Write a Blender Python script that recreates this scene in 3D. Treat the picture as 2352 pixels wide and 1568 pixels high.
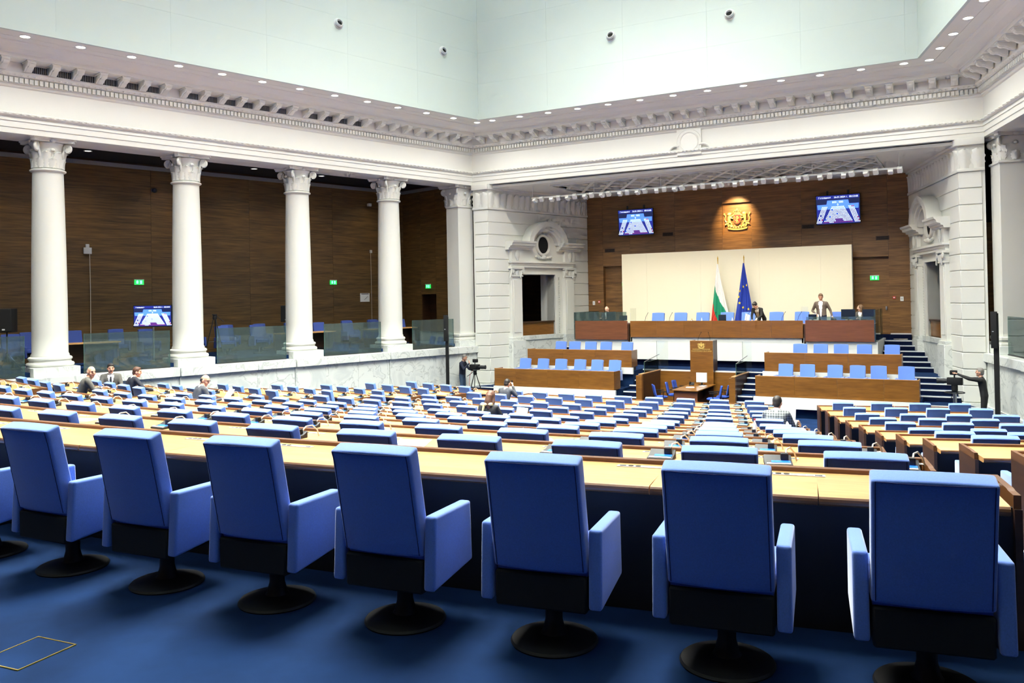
import bpy, bmesh, math, random
import numpy as np
from mathutils import Matrix, Vector, Euler
random.seed(7)
SC = bpy.context.scene
for _o in list(bpy.data.objects):
    bpy.data.objects.remove(_o)
C = SC.collection
PI = math.pi

# ------------------------------------------------------------------ camera
CAM_POS = Vector((9.1, 0.0, 3.8))
def _cam():
    yaw, pit, rol = [math.radians(a) for a in (-28.997, 0.5916, -1.0277)]
    f = Vector((math.sin(yaw) * math.cos(pit), math.cos(yaw) * math.cos(pit), math.sin(pit)))
    r = Vector((math.cos(yaw), -math.sin(yaw), 0))
    u = r.cross(f)
    r2 = r * math.cos(rol) + u * math.sin(rol)
    u2 = u * math.cos(rol) - r * math.sin(rol)
    m = Matrix((r2, u2, -f)).transposed().to_4x4()
    m.translation = CAM_POS
    cd = bpy.data.cameras.new('camera')
    cd.sensor_fit = 'HORIZONTAL'; cd.sensor_width = 36.0
    cd.lens = 1908.6 / 2352 * 36.0
    cd.shift_y = -(784 - 664.9) / 2352
    cd.clip_start = 0.05; cd.clip_end = 200
    o = bpy.data.objects.new('camera', cd); o.matrix_world = m
    C.objects.link(o); SC.camera = o
    return f, r2, u2
CAM_F, CAM_R, CAM_U = _cam()
def to_px(p):
    q = Vector(p) - CAM_POS
    w = q.dot(CAM_F)
    if w < 0.05: return None
    return 1176 + 1908.6 * q.dot(CAM_R) / w, 664.9 - 1908.6 * q.dot(CAM_U) / w

# ------------------------------------------------------------------ world, large lights, exposure
wd = bpy.data.worlds.new('world'); SC.world = wd; wd.use_nodes = True
wd.node_tree.nodes['Background'].inputs[0].default_value = (0.9, 0.95, 1.0, 1)
wd.node_tree.nodes['Background'].inputs[1].default_value = 0.0
SC.view_settings.view_transform = 'Standard'
SC.view_settings.look = 'None'
SC.view_settings.gamma = 1.0
SC.view_settings.use_curve_mapping = False
SC.view_settings.exposure = 0.5
SC.cycles.use_denoising = True
SC.cycles.use_adaptive_sampling = True
SC.cycles.adaptive_threshold = 0.12
SC.cycles.adaptive_min_samples = 12
SC.cycles.max_bounces = 5
SC.cycles.diffuse_bounces = 3
SC.cycles.glossy_bounces = 2
SC.cycles.transparent_max_bounces = 12
SC.cycles.sample_clamp_indirect = 6.0
SC.cycles.caustics_reflective = False
SC.cycles.caustics_refractive = False

def area(name, loc, rot, sx, sy, power, col=(1, 1, 1), spread=180):
    l = bpy.data.lights.new(name, 'AREA'); l.shape = 'RECTANGLE'; l.size = sx; l.size_y = sy
    l.energy = power; l.color = col; l.spread = math.radians(spread)
    o = bpy.data.objects.new(name, l); o.location = loc; o.rotation_euler = rot; C.objects.link(o)
    return o
# daylight coming down through the glazed laylight that closes the attic
CEIL_Z = 20.0
area('laylight_daylight', (0, 14.5, CEIL_Z - 0.25), (0, 0, 0), 10.0, 19.0, 7400, (1.0, 1.0, 0.90), 96)
# added gallery fill lamps and the lamps of the stage recess are built below

# ------------------------------------------------------------------ geometry constants of the hall
S = math.radians(15.363); SS, CS = math.sin(S), math.cos(S)
XA, YA = 7.80, 28.0           # attic corner by the stage (mirrored left and right)
MX = 0.7623                   # mitre factor of the corner
Z_SOF = 10.85                 # underside of the attic box
Z_ARCH = 8.64                 # underside of the architrave
Y_STAGE = 36.5
P_FLOOR = -0.33               # floor in front of the stage
ORD = ['zeroth', 'first', 'second', 'third', 'fourth', 'fifth', 'sixth', 'seventh', 'eighth', 'ninth', 'tenth', 'eleventh', 'twelfth',
       'thirteenth', 'fourteenth', 'fifteenth', 'sixteenth', 'seventeenth', 'eighteenth', 'nineteenth', 'twentieth', 'twenty-first', 'twenty-second',
       'twenty-third', 'twenty-fourth', 'twenty-fifth', 'twenty-sixth', 'twenty-seventh', 'twenty-eighth', 'twenty-ninth', 'thirtieth']

def frame(origin, xa):
    xa = Vector((xa[0], xa[1], 0)).normalized(); za = Vector((0, 0, 1)); ya = za.cross(xa)
    m = Matrix((xa, ya, za)).transposed().to_4x4(); m.translation = Vector(origin)
    return m
# colonnade frames: local y = outward from the attic plane, local x = sg * distance to the rear of the corner
WALLF = {-1: frame((-XA, YA, 0), (SS, CS)), 1: frame((XA, YA, 0), (SS, -CS))}
# stage recess side walls: local y outward, local x = -sg * distance towards the stage wall
ND = Vector((1.83, -6.21)).normalized()   # right side: direction towards the hall
NICHEF = {-1: frame((-8.77, 30.27, 0), (ND.x, -ND.y)), 1: frame((8.77, 30.27, 0), (ND.x, ND.y))}
SIDE = {-1: 'left', 1: 'right'}

# ------------------------------------------------------------------ materials
def srgb(*c):
    return tuple(((v / 255) / 12.92 if v / 255 <= 0.04045 else ((v / 255 + 0.055) / 1.055) ** 2.4) for v in c) + (1.0,)
MATS = {}
def mat(name, col, rough=0.6, metal=0.0, emit=None, estr=0.0, noise=None, spec=0.5, bump=None, sheen=0.0, coat=0.0):
    m = bpy.data.materials.new(name); m.use_nodes = True
    nt = m.node_tree; b = nt.nodes['Principled BSDF']
    b.inputs['Base Color'].default_value = col; b.inputs['Roughness'].default_value = rough
    b.inputs['Metallic'].default_value = metal; b.inputs['Specular IOR Level'].default_value = spec
    if sheen: b.inputs['Sheen Weight'].default_value = sheen
    if coat: b.inputs['Coat Weight'].default_value = coat; b.inputs['Coat Roughness'].default_value = 0.25
    if emit: b.inputs['Emission Color'].default_value = emit; b.inputs['Emission Strength'].default_value = estr
    if noise:                       # (scale, amount, (sx,sy,sz)) : gentle mottling of the colour
        sc, amt, st = noise
        tc = nt.nodes.new('ShaderNodeTexCoord'); mp = nt.nodes.new('ShaderNodeMapping'); mp.inputs['Scale'].default_value = st
        nz = nt.nodes.new('ShaderNodeTexNoise'); nz.inputs['Scale'].default_value = sc; nz.inputs['Detail'].default_value = 5
        rp = nt.nodes.new('ShaderNodeValToRGB')
        rp.color_ramp.elements[0].position = 0.3; rp.color_ramp.elements[1].position = 0.7
        rp.color_ramp.elements[0].color = tuple(v * (1 - amt) for v in col[:3]) + (1,)
        rp.color_ramp.elements[1].color = tuple(min(1, v * (1 + amt)) for v in col[:3]) + (1,)
        L = nt.links
        L.new(tc.outputs['Object'], mp.inputs[0]); L.new(mp.outputs[0], nz.inputs['Vector']); L.new(nz.outputs[0], rp.inputs[0]); L.new(rp.outputs[0], b.inputs['Base Color'])
        if bump:
            bp = nt.nodes.new('ShaderNodeBump'); bp.inputs['Strength'].default_value = bump; bp.inputs['Distance'].default_value = 0.01
            L.new(nz.outputs[0], bp.inputs['Height']); L.new(bp.outputs[0], b.inputs['Normal'])
    MATS[name] = m
    return m
def wood(name, dark, light, rough=0.35, grain=(0.35, 3.0, 14.0), big=0.5, coat=0.0):
    """veneer with long streaks along the local x axis"""
    m = bpy.data.materials.new(name); m.use_nodes = True
    nt = m.node_tree; b = nt.nodes['Principled BSDF']; L = nt.links
    b.inputs['Roughness'].default_value = rough
    if coat: b.inputs['Coat Weight'].default_value = coat; b.inputs['Coat Roughness'].default_value = 0.2
    tc = nt.nodes.new('ShaderNodeTexCoord'); oi = nt.nodes.new('ShaderNodeObjectInfo')
    add = nt.nodes.new('ShaderNodeVectorMath'); add.operation = 'ADD'
    sc = nt.nodes.new('ShaderNodeVectorMath'); sc.operation = 'SCALE'; sc.inputs[3].default_value = 7.0
    cmb = nt.nodes.new('ShaderNodeCombineXYZ')
    for i in range(3): L.new(oi.outputs['Random'], cmb.inputs[i])
    L.new(cmb.outputs[0], sc.inputs[0]); L.new(tc.outputs['Object'], add.inputs[0]); L.new(sc.outputs[0], add.inputs[1])
    mp = nt.nodes.new('ShaderNodeMapping'); mp.inputs['Scale'].default_value = grain
    L.new(add.outputs[0], mp.inputs[0])
    n1 = nt.nodes.new('ShaderNodeTexNoise'); n1.inputs['Scale'].default_value = 1.0; n1.inputs['Detail'].default_value = 6; n1.inputs['Roughness'].default_value = 0.6; n1.inputs['Distortion'].default_value = 0.3
    n2 = nt.nodes.new('ShaderNodeTexNoise'); n2.inputs['Scale'].default_value = 4.0; n2.inputs['Detail'].default_value = 4
    L.new(mp.outputs[0], n1.inputs['Vector']); L.new(mp.outputs[0], n2.inputs['Vector'])
    mx = nt.nodes.new('ShaderNodeMix'); mx.data_type = 'FLOAT'; mx.inputs[0].default_value = big
    L.new(n2.outputs[0], mx.inputs[2]); L.new(n1.outputs[0], mx.inputs[3])
    rp = nt.nodes.new('ShaderNodeValToRGB'); rp.color_ramp.elements[0].position = 0.3; rp.color_ramp.elements[1].position = 0.68
    rp.color_ramp.elements[0].color = dark; rp.color_ramp.elements[1].color = light
    L.new(mx.outputs[0], rp.inputs[0]); L.new(rp.outputs[0], b.inputs['Base Color'])
    MATS[name] = m
    return m
def marble(name):
    m = bpy.data.materials.new(name); m.use_nodes = True
    nt = m.node_tree; b = nt.nodes['Principled BSDF']; L = nt.links
    b.inputs['Roughness'].default_value = 0.3
    tc = nt.nodes.new('ShaderNodeTexCoord'); oi = nt.nodes.new('ShaderNodeObjectInfo')
    add = nt.nodes.new('ShaderNodeVectorMath'); add.operation = 'MULTIPLY_ADD'
    cmb = nt.nodes.new('ShaderNodeCombineXYZ')
    for i in range(3): L.new(oi.outputs['Random'], cmb.inputs[i])
    add.inputs[1].default_value = (30, 30, 30)
    L.new(cmb.outputs[0], add.inputs[0]); L.new(tc.outputs['Object'], add.inputs[2])
    nz = nt.nodes.new('ShaderNodeTexNoise'); nz.inputs['Scale'].default_value = 0.9; nz.inputs['Detail'].default_value = 7; nz.inputs['Distortion'].default_value = 1.6
    L.new(add.outputs[0], nz.inputs['Vector'])
    rp = nt.nodes.new('ShaderNodeValToRGB'); e = rp.color_ramp.elements
    base = srgb(222, 226, 220)
    e[0].position = 0.0; e[0].color = base
    e[1].position = 1.0; e[1].color = srgb(216, 220, 216)
    for p, c in ((0.475, base), (0.5, srgb(186, 191, 186)), (0.52, base), (0.62, srgb(206, 211, 207))):
        k = e.new(p); k.color = c
    L.new(nz.outputs[0], rp.inputs[0]); L.new(rp.outputs[0], b.inputs['Base Color'])
    MATS[name] = m
    return m
def glass(name, tint, body=0.1, bodycol=(0.2, 0.28, 0.27, 1), rough=0.02):
    m = bpy.data.materials.new(name); m.use_nodes = True
    nt = m.node_tree; L = nt.links; nt.nodes.remove(nt.nodes['Principled BSDF'])
    out = nt.nodes['Material Output']
    tr = nt.nodes.new('ShaderNodeBsdfTransparent'); tr.inputs[0].default_value = tint
    gl = nt.nodes.new('ShaderNodeBsdfGlossy'); gl.inputs['Roughness'].default_value = rough; gl.inputs[0].default_value = (0.9, 1, 0.97, 1)
    df = nt.nodes.new('ShaderNodeBsdfDiffuse'); df.inputs[0].default_value = bodycol
    fr = nt.nodes.new('ShaderNodeFresnel'); fr.inputs[0].default_value = 1.45
    m1 = nt.nodes.new('ShaderNodeMixShader'); m1.inputs[0].default_value = body
    m2 = nt.nodes.new('ShaderNodeMixShader')
    L.new(tr.outputs[0], m1.inputs[1]); L.new(df.outputs[0], m1.inputs[2])
    L.new(fr.outputs[0], m2.inputs[0]); L.new(m1.outputs[0], m2.inputs[1]); L.new(gl.outputs[0], m2.inputs[2])
    L.new(m2.outputs[0], out.inputs[0])
    MATS[name] = m
    return m

mat('plaster', srgb(228, 229, 220), 0.65, noise=(1.2, 0.012, (1, 1, 1)))
mat('attic', srgb(198, 211, 205), 0.55, noise=(0.5, 0.012, (1, 1, 1)))
mat('ornament', srgb(222, 223, 214), 0.6)
mat('recess_grey', srgb(120, 120, 114), 0.8)
marble('marble')
wood('wood_wall', srgb(58, 43, 22), srgb(130, 98, 54), 0.45, (0.4, 0.4, 7.0), 0.5)
wood('wood_stage', srgb(84, 58, 31), srgb(152, 110, 62), 0.42, (0.4, 0.4, 6.0), 0.5)
wood('wood_bench', srgb(110, 70, 27), srgb(146, 98, 40), 0.3, (0.7, 0.7, 6.0), 0.6, 0.2)
wood('wood_presidium', srgb(116, 74, 30), srgb(142, 94, 40), 0.3, (0.7, 0.7, 5.0), 0.6, 0.2)
wood('wood_red', srgb(104, 62, 38), srgb(132, 82, 52), 0.3, (0.6, 0.6, 7.0), 0.6, 0.2)
wood('wood_top', srgb(184, 134, 80), srgb(212, 164, 106), 0.33, (1.2, 9.0, 9.0), 0.6, 0.25)
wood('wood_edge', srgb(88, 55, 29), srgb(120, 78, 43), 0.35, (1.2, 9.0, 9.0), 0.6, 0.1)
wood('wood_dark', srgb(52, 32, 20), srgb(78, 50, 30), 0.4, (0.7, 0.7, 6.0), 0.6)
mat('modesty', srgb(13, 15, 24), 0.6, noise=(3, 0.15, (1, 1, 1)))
mat('chair_blue', srgb(94, 133, 216), 0.8, noise=(160, 0.10, (1, 1, 1)), sheen=0.5)
mat('chair_seam', srgb(22, 36, 90), 0.9)
mat('gallery_blue', srgb(62, 84, 158), 0.85, noise=(120, 0.08, (1, 1, 1)))
mat('office_blue', srgb(52, 84, 176), 0.8, noise=(120, 0.1, (1, 1, 1)))
mat('carpet', srgb(20, 43, 80), 0.95, noise=(1.7, 0.32, (1, 1, 1)), spec=0.1)
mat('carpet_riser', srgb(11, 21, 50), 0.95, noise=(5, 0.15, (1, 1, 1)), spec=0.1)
mat('nosing', srgb(226, 230, 232), 0.4)
mat('white_gloss', srgb(236, 238, 232), 0.35)
mat('cream', srgb(243, 236, 208), 0.5, noise=(0.8, 0.01, (1, 1, 1)))
mat('black', srgb(9, 9, 10), 0.6, noise=(20, 0.2, (1, 1, 1)))
mat('black_soft', srgb(12, 12, 14), 0.8, noise=(60, 0.2, (1, 1, 1)))
mat('dark_grey', srgb(36, 38, 41), 0.6, noise=(30, 0.1, (1, 1, 1)))
mat('grey', srgb(140, 143, 146), 0.45, noise=(30, 0.05, (1, 1, 1)))
mat('light_grey', srgb(205, 208, 208), 0.4, noise=(30, 0.03, (1, 1, 1)))
mat('steel', srgb(180, 184, 188), 0.3, 1.0, noise=(30, 0.05, (1, 1, 8)))
mat('gold', srgb(235, 196, 92), 0.28, 0.85, noise=(20, 0.08, (1, 1, 1)))
mat('gold_paint', srgb(246, 212, 120), 0.35, 0.3, noise=(20, 0.08, (1, 1, 1)))
mat('paper', srgb(245, 246, 246), 0.7, noise=(6, 0.02, (1, 1, 1)))
mat('cord', srgb(222, 214, 196), 0.6, noise=(30, 0.04, (1, 1, 1)))
mat('red', srgb(200, 36, 32), 0.5, noise=(20, 0.05, (1, 1, 1)))
mat('flag_white', srgb(243, 243, 236), 0.8, noise=(40, 0.02, (1, 1, 1)))
mat('flag_green', srgb(24, 150, 108), 0.8, noise=(40, 0.04, (1, 1, 1)))
mat('flag_red', srgb(214, 52, 38), 0.8, noise=(40, 0.04, (1, 1, 1)))
mat('flag_blue', srgb(34, 62, 164), 0.8, noise=(40, 0.06, (1, 1, 1)))
mat('star', srgb(250, 214, 40), 0.6, noise=(40, 0.03, (1, 1, 1)))
mat('exit_green', srgb(40, 200, 90), 0.5, emit=srgb(40, 225, 90), estr=0.9)
mat('exit_cyan', srgb(150, 240, 250), 0.5, emit=srgb(150, 245, 255), estr=1.0)
mat('led', srgb(255, 255, 250), 0.5, emit=(1, 0.99, 0.95, 1), estr=9.0)
mat('laylight', srgb(235, 242, 240), 0.5, emit=(0.93, 1, 0.97, 1), estr=1.0)
mat('spot_face', srgb(255, 250, 235), 0.5, emit=(1, 0.93, 0.8, 1), estr=2.0)
mat('scr_navy', srgb(24, 32, 104), 0.3, emit=srgb(34, 44, 140), estr=0.9)
mat('scr_dark', srgb(16, 22, 52), 0.3, emit=srgb(28, 40, 86), estr=0.7)
mat('scr_blue', srgb(60, 110, 200), 0.3, emit=srgb(92, 145, 225), estr=0.9)
mat('scr_white', srgb(240, 250, 252), 0.3, emit=srgb(235, 252, 255), estr=1.1)
mat('scr_spot', srgb(40, 90, 220), 0.3, emit=srgb(40, 95, 235), estr=1.0)
mat('scr_red', srgb(180, 40, 40), 0.3, emit=srgb(205, 60, 60), estr=0.9)
mat('lcd_blue', srgb(40, 110, 230), 0.3, emit=srgb(50, 120, 240), estr=0.6)
mat('lcd_white', srgb(215, 232, 236), 0.3, emit=srgb(214, 234, 240), estr=0.75)
mat('screen_off', srgb(26, 34, 44), 0.15, noise=(3, 0.1, (1, 1, 1)))
mat('bottle', srgb(225, 235, 240), 0.1, noise=(10, 0.02, (1, 1, 1)))
mat('hole', srgb(8, 8, 8), 0.9, noise=(10, 0.1, (1, 1, 1)))
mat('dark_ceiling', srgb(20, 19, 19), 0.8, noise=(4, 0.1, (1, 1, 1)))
glass('glass', (0.74, 0.84, 0.82, 1), 0.28, (0.13, 0.19, 0.19, 1))
glass('glass_clear', (0.97, 0.99, 0.98, 1), 0.015, (0.4, 0.5, 0.46, 1))
glass('glass_edge', (0.45, 0.70, 0.60, 1), 0.35, (0.15, 0.32, 0.27, 1))

# ------------------------------------------------------------------ mesh builder
class MB:
    def __init__(s, M=None):
        s.v = []; s.f = []; s.mi = []; s.M = M; s.m = 0
    def add(s, vs, fs):
        b = len(s.v)
        if s.M is not None: vs = [s.M @ Vector(p) for p in vs]
        s.v += [tuple(p) for p in vs]
        s.f += [tuple(b + i for i in f) for f in fs]; s.mi += [s.m] * len(fs)
        return s
    def box(s, x0, x1, y0, y1, z0, z1):
        if x0 > x1: x0, x1 = x1, x0
        if y0 > y1: y0, y1 = y1, y0
        return s.add([(x0, y0, z0), (x1, y0, z0), (x1, y1, z0), (x0, y1, z0), (x0, y0, z1), (x1, y0, z1), (x1, y1, z1), (x0, y1, z1)],
                     [(0, 3, 2, 1), (4, 5, 6, 7), (0, 1, 5, 4), (1, 2, 6, 5), (2, 3, 7, 6), (3, 0, 4, 7)])
    def cbox(s, c, d):
        return s.box(c[0] - d[0] / 2, c[0] + d[0] / 2, c[1] - d[1] / 2, c[1] + d[1] / 2, c[2] - d[2] / 2, c[2] + d[2] / 2)
    def prism(s, poly, a, b, axis='z'):
        """poly: list of 2D points; extruded from a to b along axis (z: (x,y); y: (x,z); x: (y,z))"""
        def P(p, t):
            return (p[0], p[1], t) if axis == 'z' else ((p[0], t, p[1]) if axis == 'y' else (t, p[0], p[1]))
        n = len(poly)
        vs = [P(p, a) for p in poly] + [P(p, b) for p in poly]
        fs = [tuple(range(n - 1, -1, -1)), tuple(range(n, 2 * n))] + [(i, (i + 1) % n, n + (i + 1) % n, n + i) for i in range(n)]
        return s.add(vs, fs)
    def lathe(s, prof, n=24, c=(0, 0), caps=True):
        vs = []; fs = []; k = len(prof)
        for i in range(n):
            a = 2 * PI * i / n
            for r, z in prof: vs.append((c[0] + r * math.cos(a), c[1] + r * math.sin(a), z))
        for i in range(n):
            j = (i + 1) % n
            for q in range(k - 1): fs.append((i * k + q, j * k + q, j * k + q + 1, i * k + q + 1))
        if caps:
            fs.append(tuple(i * k for i in range(n))[::-1]); fs.append(tuple(i * k + k - 1 for i in range(n)))
        return s.add(vs, fs)
    def tube(s, pts, r, n=8, r1=None, closed=False):
        pts = [Vector(p) for p in pts]; m = len(pts); vs = []; fs = []
        up = Vector((0, 0, 1)); prev = None
        for i, p in enumerate(pts):
            if closed: t = pts[(i + 1) % m] - pts[i - 1]
            else: t = (pts[min(i + 1, m - 1)] - pts[max(i - 1, 0)])
            t.normalize()
            if prev is None:
                a = t.cross(up) if abs(t.z) < 0.9 else t.cross(Vector((1, 0, 0)))
            else: a = prev - t * prev.dot(t)
            a.normalize(); b = t.cross(a); prev = a
            rr = r if r1 is None else r + (r1 - r) * i / (m - 1)
            for k in range(n):
                an = 2 * PI * k / n
                vs.append(p + a * (rr * math.cos(an)) + b * (rr * math.sin(an)))
        q = m if closed else m - 1
        for i in range(q):
            j = (i + 1) % m
            for k in range(n): fs.append((i * n + k, i * n + (k + 1) % n, j * n + (k + 1) % n, j * n + k))
        if not closed:
            fs.append(tuple(range(n))[::-1]); fs.append(tuple((m - 1) * n + k for k in range(n)))
        return s.add(vs, fs)
    def ball(s, c, r, n=12, m=8):
        r = (r, r, r) if not hasattr(r, '__len__') else r
        vs = [(c[0], c[1], c[2] - r[2])]; fs = []
        for i in range(1, m):
            t = PI * i / m
            for k in range(n):
                a = 2 * PI * k / n
                vs.append((c[0] + r[0] * math.sin(t) * math.cos(a), c[1] + r[1] * math.sin(t) * math.sin(a), c[2] - r[2] * math.cos(t)))
        vs.append((c[0], c[1], c[2] + r[2])); e = len(vs) - 1
        for k in range(n):
            fs.append((0, 1 + (k + 1) % n, 1 + k)); fs.append((e, e - n + k, e - n + (k + 1) % n))
            for i in range(m - 2):
                a = 1 + i * n + k; b = 1 + i * n + (k + 1) % n
                fs.append((a, b, b + n, a + n))
        return s.add(vs, fs)
    def sweep(s, prof, path, close=True):
        """prof: list of (o,z); path: function o -> list of (x,y) points; a strip along the path"""
        rows = [[(p[0], p[1], z) for p in path(o)] for o, z in prof]
        n = len(rows[0]); vs = [p for r in rows for p in r]; fs = []
        k = len(rows)
        for i in range(k if close else k - 1):
            a = i * n; b = ((i + 1) % k) * n
            for j in range(n - 1): fs.append((a + j, a + j + 1, b + j + 1, b + j))
        if close:
            fs.append(tuple(i * n for i in range(k))); fs.append(tuple(i * n + n - 1 for i in range(k))[::-1])
        return s.add(vs, fs)
    def mesh(s, name, mats, smooth=False, bevel=0.0, bseg=2, angle=40, recalc=True):
        me = bpy.data.meshes.new(name); me.from_pydata(s.v, [], s.f)
        if not isinstance(mats, (list, tuple)): mats = [mats]
        for m in mats: me.materials.append(MATS[m])
        for p, i in zip(me.polygons, s.mi): p.material_index = i
        bm = bmesh.new(); bm.from_mesh(me)
        if recalc: bmesh.ops.recalc_face_normals(bm, faces=bm.faces)
        if bevel:
            ed = [e for e in bm.edges if len(e.link_faces) == 2 and e.calc_face_angle(0) > 0.6]
            bmesh.ops.bevel(bm, geom=ed, offset=bevel, segments=bseg, affect='EDGES', profile=0.6, clamp_overlap=True)
        bm.to_mesh(me); bm.free()
        if smooth or bevel:
            for p in me.polygons: p.use_smooth = True
            me.set_sharp_from_angle(angle=math.radians(angle))
        return me
    def build(s, name, mats, parent=None, M=None, **kw):
        return obj(name, s.mesh(name, mats, **kw), parent, M)
def obj(name, me, parent=None, M=None):
    o = bpy.data.objects.new(name, me); C.objects.link(o)
    if parent is not None: o.parent = parent
    if M is not None:
        o.matrix_local = M
    return o
def tag(o, label=None, cat=None, group=None, kind=None):
    if label: o['label'] = label
    if cat: o['category'] = cat
    if group: o['group'] = group
    if kind: o['kind'] = kind
    return o
def thing(name, label, cat, loc=(0, 0, 0), rz=0.0, group=None, M=None):
    o = bpy.data.objects.new(name, None); C.objects.link(o); o.empty_display_size = 0.2
    if M is not None: o.matrix_world = M
    else:
        o.location = loc; o.rotation_euler = (0, 0, rz)
    return tag(o, label, cat, group)
def struct(name, mb, m, M=None, label=None, **kw):
    o = mb.build(name, m, None, M, **kw)
    return tag(o, label=label, kind='structure')
def root_struct(name, M=None, label=None):
    o = bpy.data.objects.new(name, None); C.objects.link(o)
    if M is not None: o.matrix_world = M
    return tag(o, label=label, kind='structure')
def T(x=0, y=0, z=0, rz=0, rx=0, ry=0, s=1.0):
    return Matrix.Translation((x, y, z)) @ Euler((rx, ry, rz)).to_matrix().to_4x4() @ Matrix.Scale(s, 4)
def copy_tree(root, M, label=None, group=None):
    r = root.copy(); C.objects.link(r); r.parent = None; r.matrix_world = M
    if label: r['label'] = label
    if group: r['group'] = group
    for ch in root.children:
        c = ch.copy(); C.objects.link(c); c.parent = r
        for g in ch.children:
            d = g.copy(); C.objects.link(d); d.parent = c
    return r
WORK = bpy.data.scenes.new('workbench')      # empty scratch scene for evaluating modifiers and text quickly
def text_mesh(body, size, align='CENTER'):
    cu = bpy.data.curves.new('lettering', 'FONT'); cu.body = body; cu.size = size; cu.align_x = align; cu.align_y = 'CENTER'; cu.extrude = size * 0.02
    o = bpy.data.objects.new('lettering', cu); WORK.collection.objects.link(o)
    WORK.view_layers[0].update()
    me = bpy.data.meshes.new_from_object(o.evaluated_get(WORK.view_layers[0].depsgraph))
    bpy.data.objects.remove(o); bpy.data.curves.remove(cu)
    return me
def text_part(name, body, size, m, parent, M, align='CENTER'):
    me = text_mesh(body, size, align); me.materials.clear(); me.materials.append(MATS[m])
    return obj(name, me, parent, M)
RX90 = Euler((PI / 2, 0, 0)).to_matrix().to_4x4()
# ================================================================== STRUCTURE
X0 = 0.54                      # axis of the seating
FL = [2.0, 1.775, 1.555, 1.33, 1.105, 0.885, 0.67, 0.51, 0.345, 0.195, 0.10, 0.0]
YC = 49.0
def vk(k): return 3.10 + 1.686 * (k - 1)
def xe(k): return 0.445 * (20 - k)
def yrow(k, x, off=0.0):
    """Y of seating row k at x; off > 0 moves towards the stage"""
    ax = abs(x - X0); R = YC - vk(k) - off; j = xe(k) + 0.95
    if ax <= j: return YC - math.sqrt(R * R - ax * ax)
    return YC - math.sqrt(R * R - j * j) + math.tan(S) * (ax - j)
def wall_x(y, o=2.18): return XA + (o + SS * (28 - y)) / CS
def bpoly(k, off, o=2.18):
    def clip(sg):
        lo, hi = 0.0, 30.0
        for _ in range(50):
            m = (lo + hi) / 2
            if m > wall_x(yrow(k, sg * m, off), o): hi = m
            else: lo = m
        return sg * lo
    a, b = clip(-1), clip(1)
    xs = sorted(set([a, b] + [X0 + sg * (xe(k) + 0.95) for sg in (-1, 1)] + [X0 + i * 1.0 for i in range(-9, 10) if abs(i) < xe(k) + 0.9]))
    return [(x, yrow(k, x, off)) for x in xs if a - 1e-6 <= x <= b + 1e-6]
B_OFF = 0.90
for k in range(1, 13):
    front = bpoly(k, B_OFF)
    back = bpoly(k - 1, B_OFF) if k > 1 else [(-wall_x(-4.4), -4.4), (wall_x(-4.4), -4.4)]
    mb = MB(); mb.prism(back + front[::-1], -0.9, FL[k - 1])
    struct('floor', mb, 'carpet', label='blue carpeted tier of the seating floor')
mb = MB(); mb.prism(bpoly(12, B_OFF) + [(XA + 2.2, 30.3), (XA, 37), (-XA, 37), (-XA - 2.2, 30.3)], -0.9, P_FLOOR)
struct('floor', mb, 'carpet', label='blue carpet in front of the stage benches')
# pale nosings of the aisle steps
for k in range(1, 12):
    for sg in (-1, 1):
        a = X0 + sg * (xe(k) + 0.52); b = X0 + sg * (xe(k) + 1.72)
        xs = [a + (b - a) * i / 3 for i in range(4)]
        mb = MB(); zt = FL[k - 1]
        pts = [(x, yrow(k, x, B_OFF)) for x in xs]
        poly = [(x, y - 0.05) for x, y in pts] + [(x, y + 0.012) for x, y in pts][::-1]
        mb.prism(poly, zt - 0.03, zt + 0.006)
        struct('trim_%d' % (20 + 2 * k + (sg > 0)), mb, 'nosing', label='pale nosing of an aisle step')
# brass edged hatch in the carpet
hx = Vector((4.35, 2.2, 2.0))
hatch = thing('floor_hatch', 'square carpeted floor hatch with thin metal edging, bottom left', 'floor hatch', (4.77, 2.56, 2.0), 0.10)
MB().box(-0.14, 0.14, -0.16, 0.16, 0.0, 0.003).build('hatch_cover', 'carpet', hatch)
MB().box(-0.146, -0.14, -0.166, 0.166, 0, 0.006).box(0.14, 0.146, -0.166, 0.166, 0, 0.006).box(-0.14, 0.14, -0.166, -0.16, 0, 0.006).box(-0.14, 0.14, 0.16, 0.166, 0, 0.006).build('edging', 'gold', hatch)

# ------------------------------------------------------------------ attic box and laylight
S_REAR = 33.0
def Lo(o): return (-(XA + MX * o), YA + o)
def Ro(o): return (XA + MX * o, YA + o)
def rear(sg, o, s=S_REAR):
    p = WALLF[sg] @ Vector((sg * s, o, 0)); return (p.x, p.y)
PW, PH = 3.05, 1.22
def attic_wall(nm, M, length, flip):
    w = root_struct(nm, M, 'white panelled attic wall above the cornice')
    n = int(math.ceil(length / PW))
    me = {}
    for i in range(n):
        a, b = i * PW, min(length, (i + 1) * PW)
        for j in range(8):
            z0 = Z_SOF + 0.17 + j * PH; z1 = min(CEIL_Z, z0 + PH)
            key = (round(b - a, 3), round(z1 - z0, 3))
            if key not in me:
                me[key] = MB().box(0.0012, b - a - 0.0012, 0, 0.06, 0.0012, z1 - z0 - 0.0012).mesh('wall_panel', 'attic')
            obj('wall_panel', me[key], w, T(-b if flip else a, 0, z0))
    mb = MB(); x0, x1 = (-length, 0) if flip else (0, length)
    mb.box(x0, x1, 0.05, 0.3, Z_SOF + 0.3, CEIL_Z).build('wall_core', 'attic', w)
    mb = MB(); mb.box(x0, x1, -0.025, 0.06, Z_SOF - 0.004, Z_SOF + 0.165).build('lower_band', 'attic', w)
attic_wall('wall_left_attic', WALLF[-1], S_REAR, True)
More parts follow.
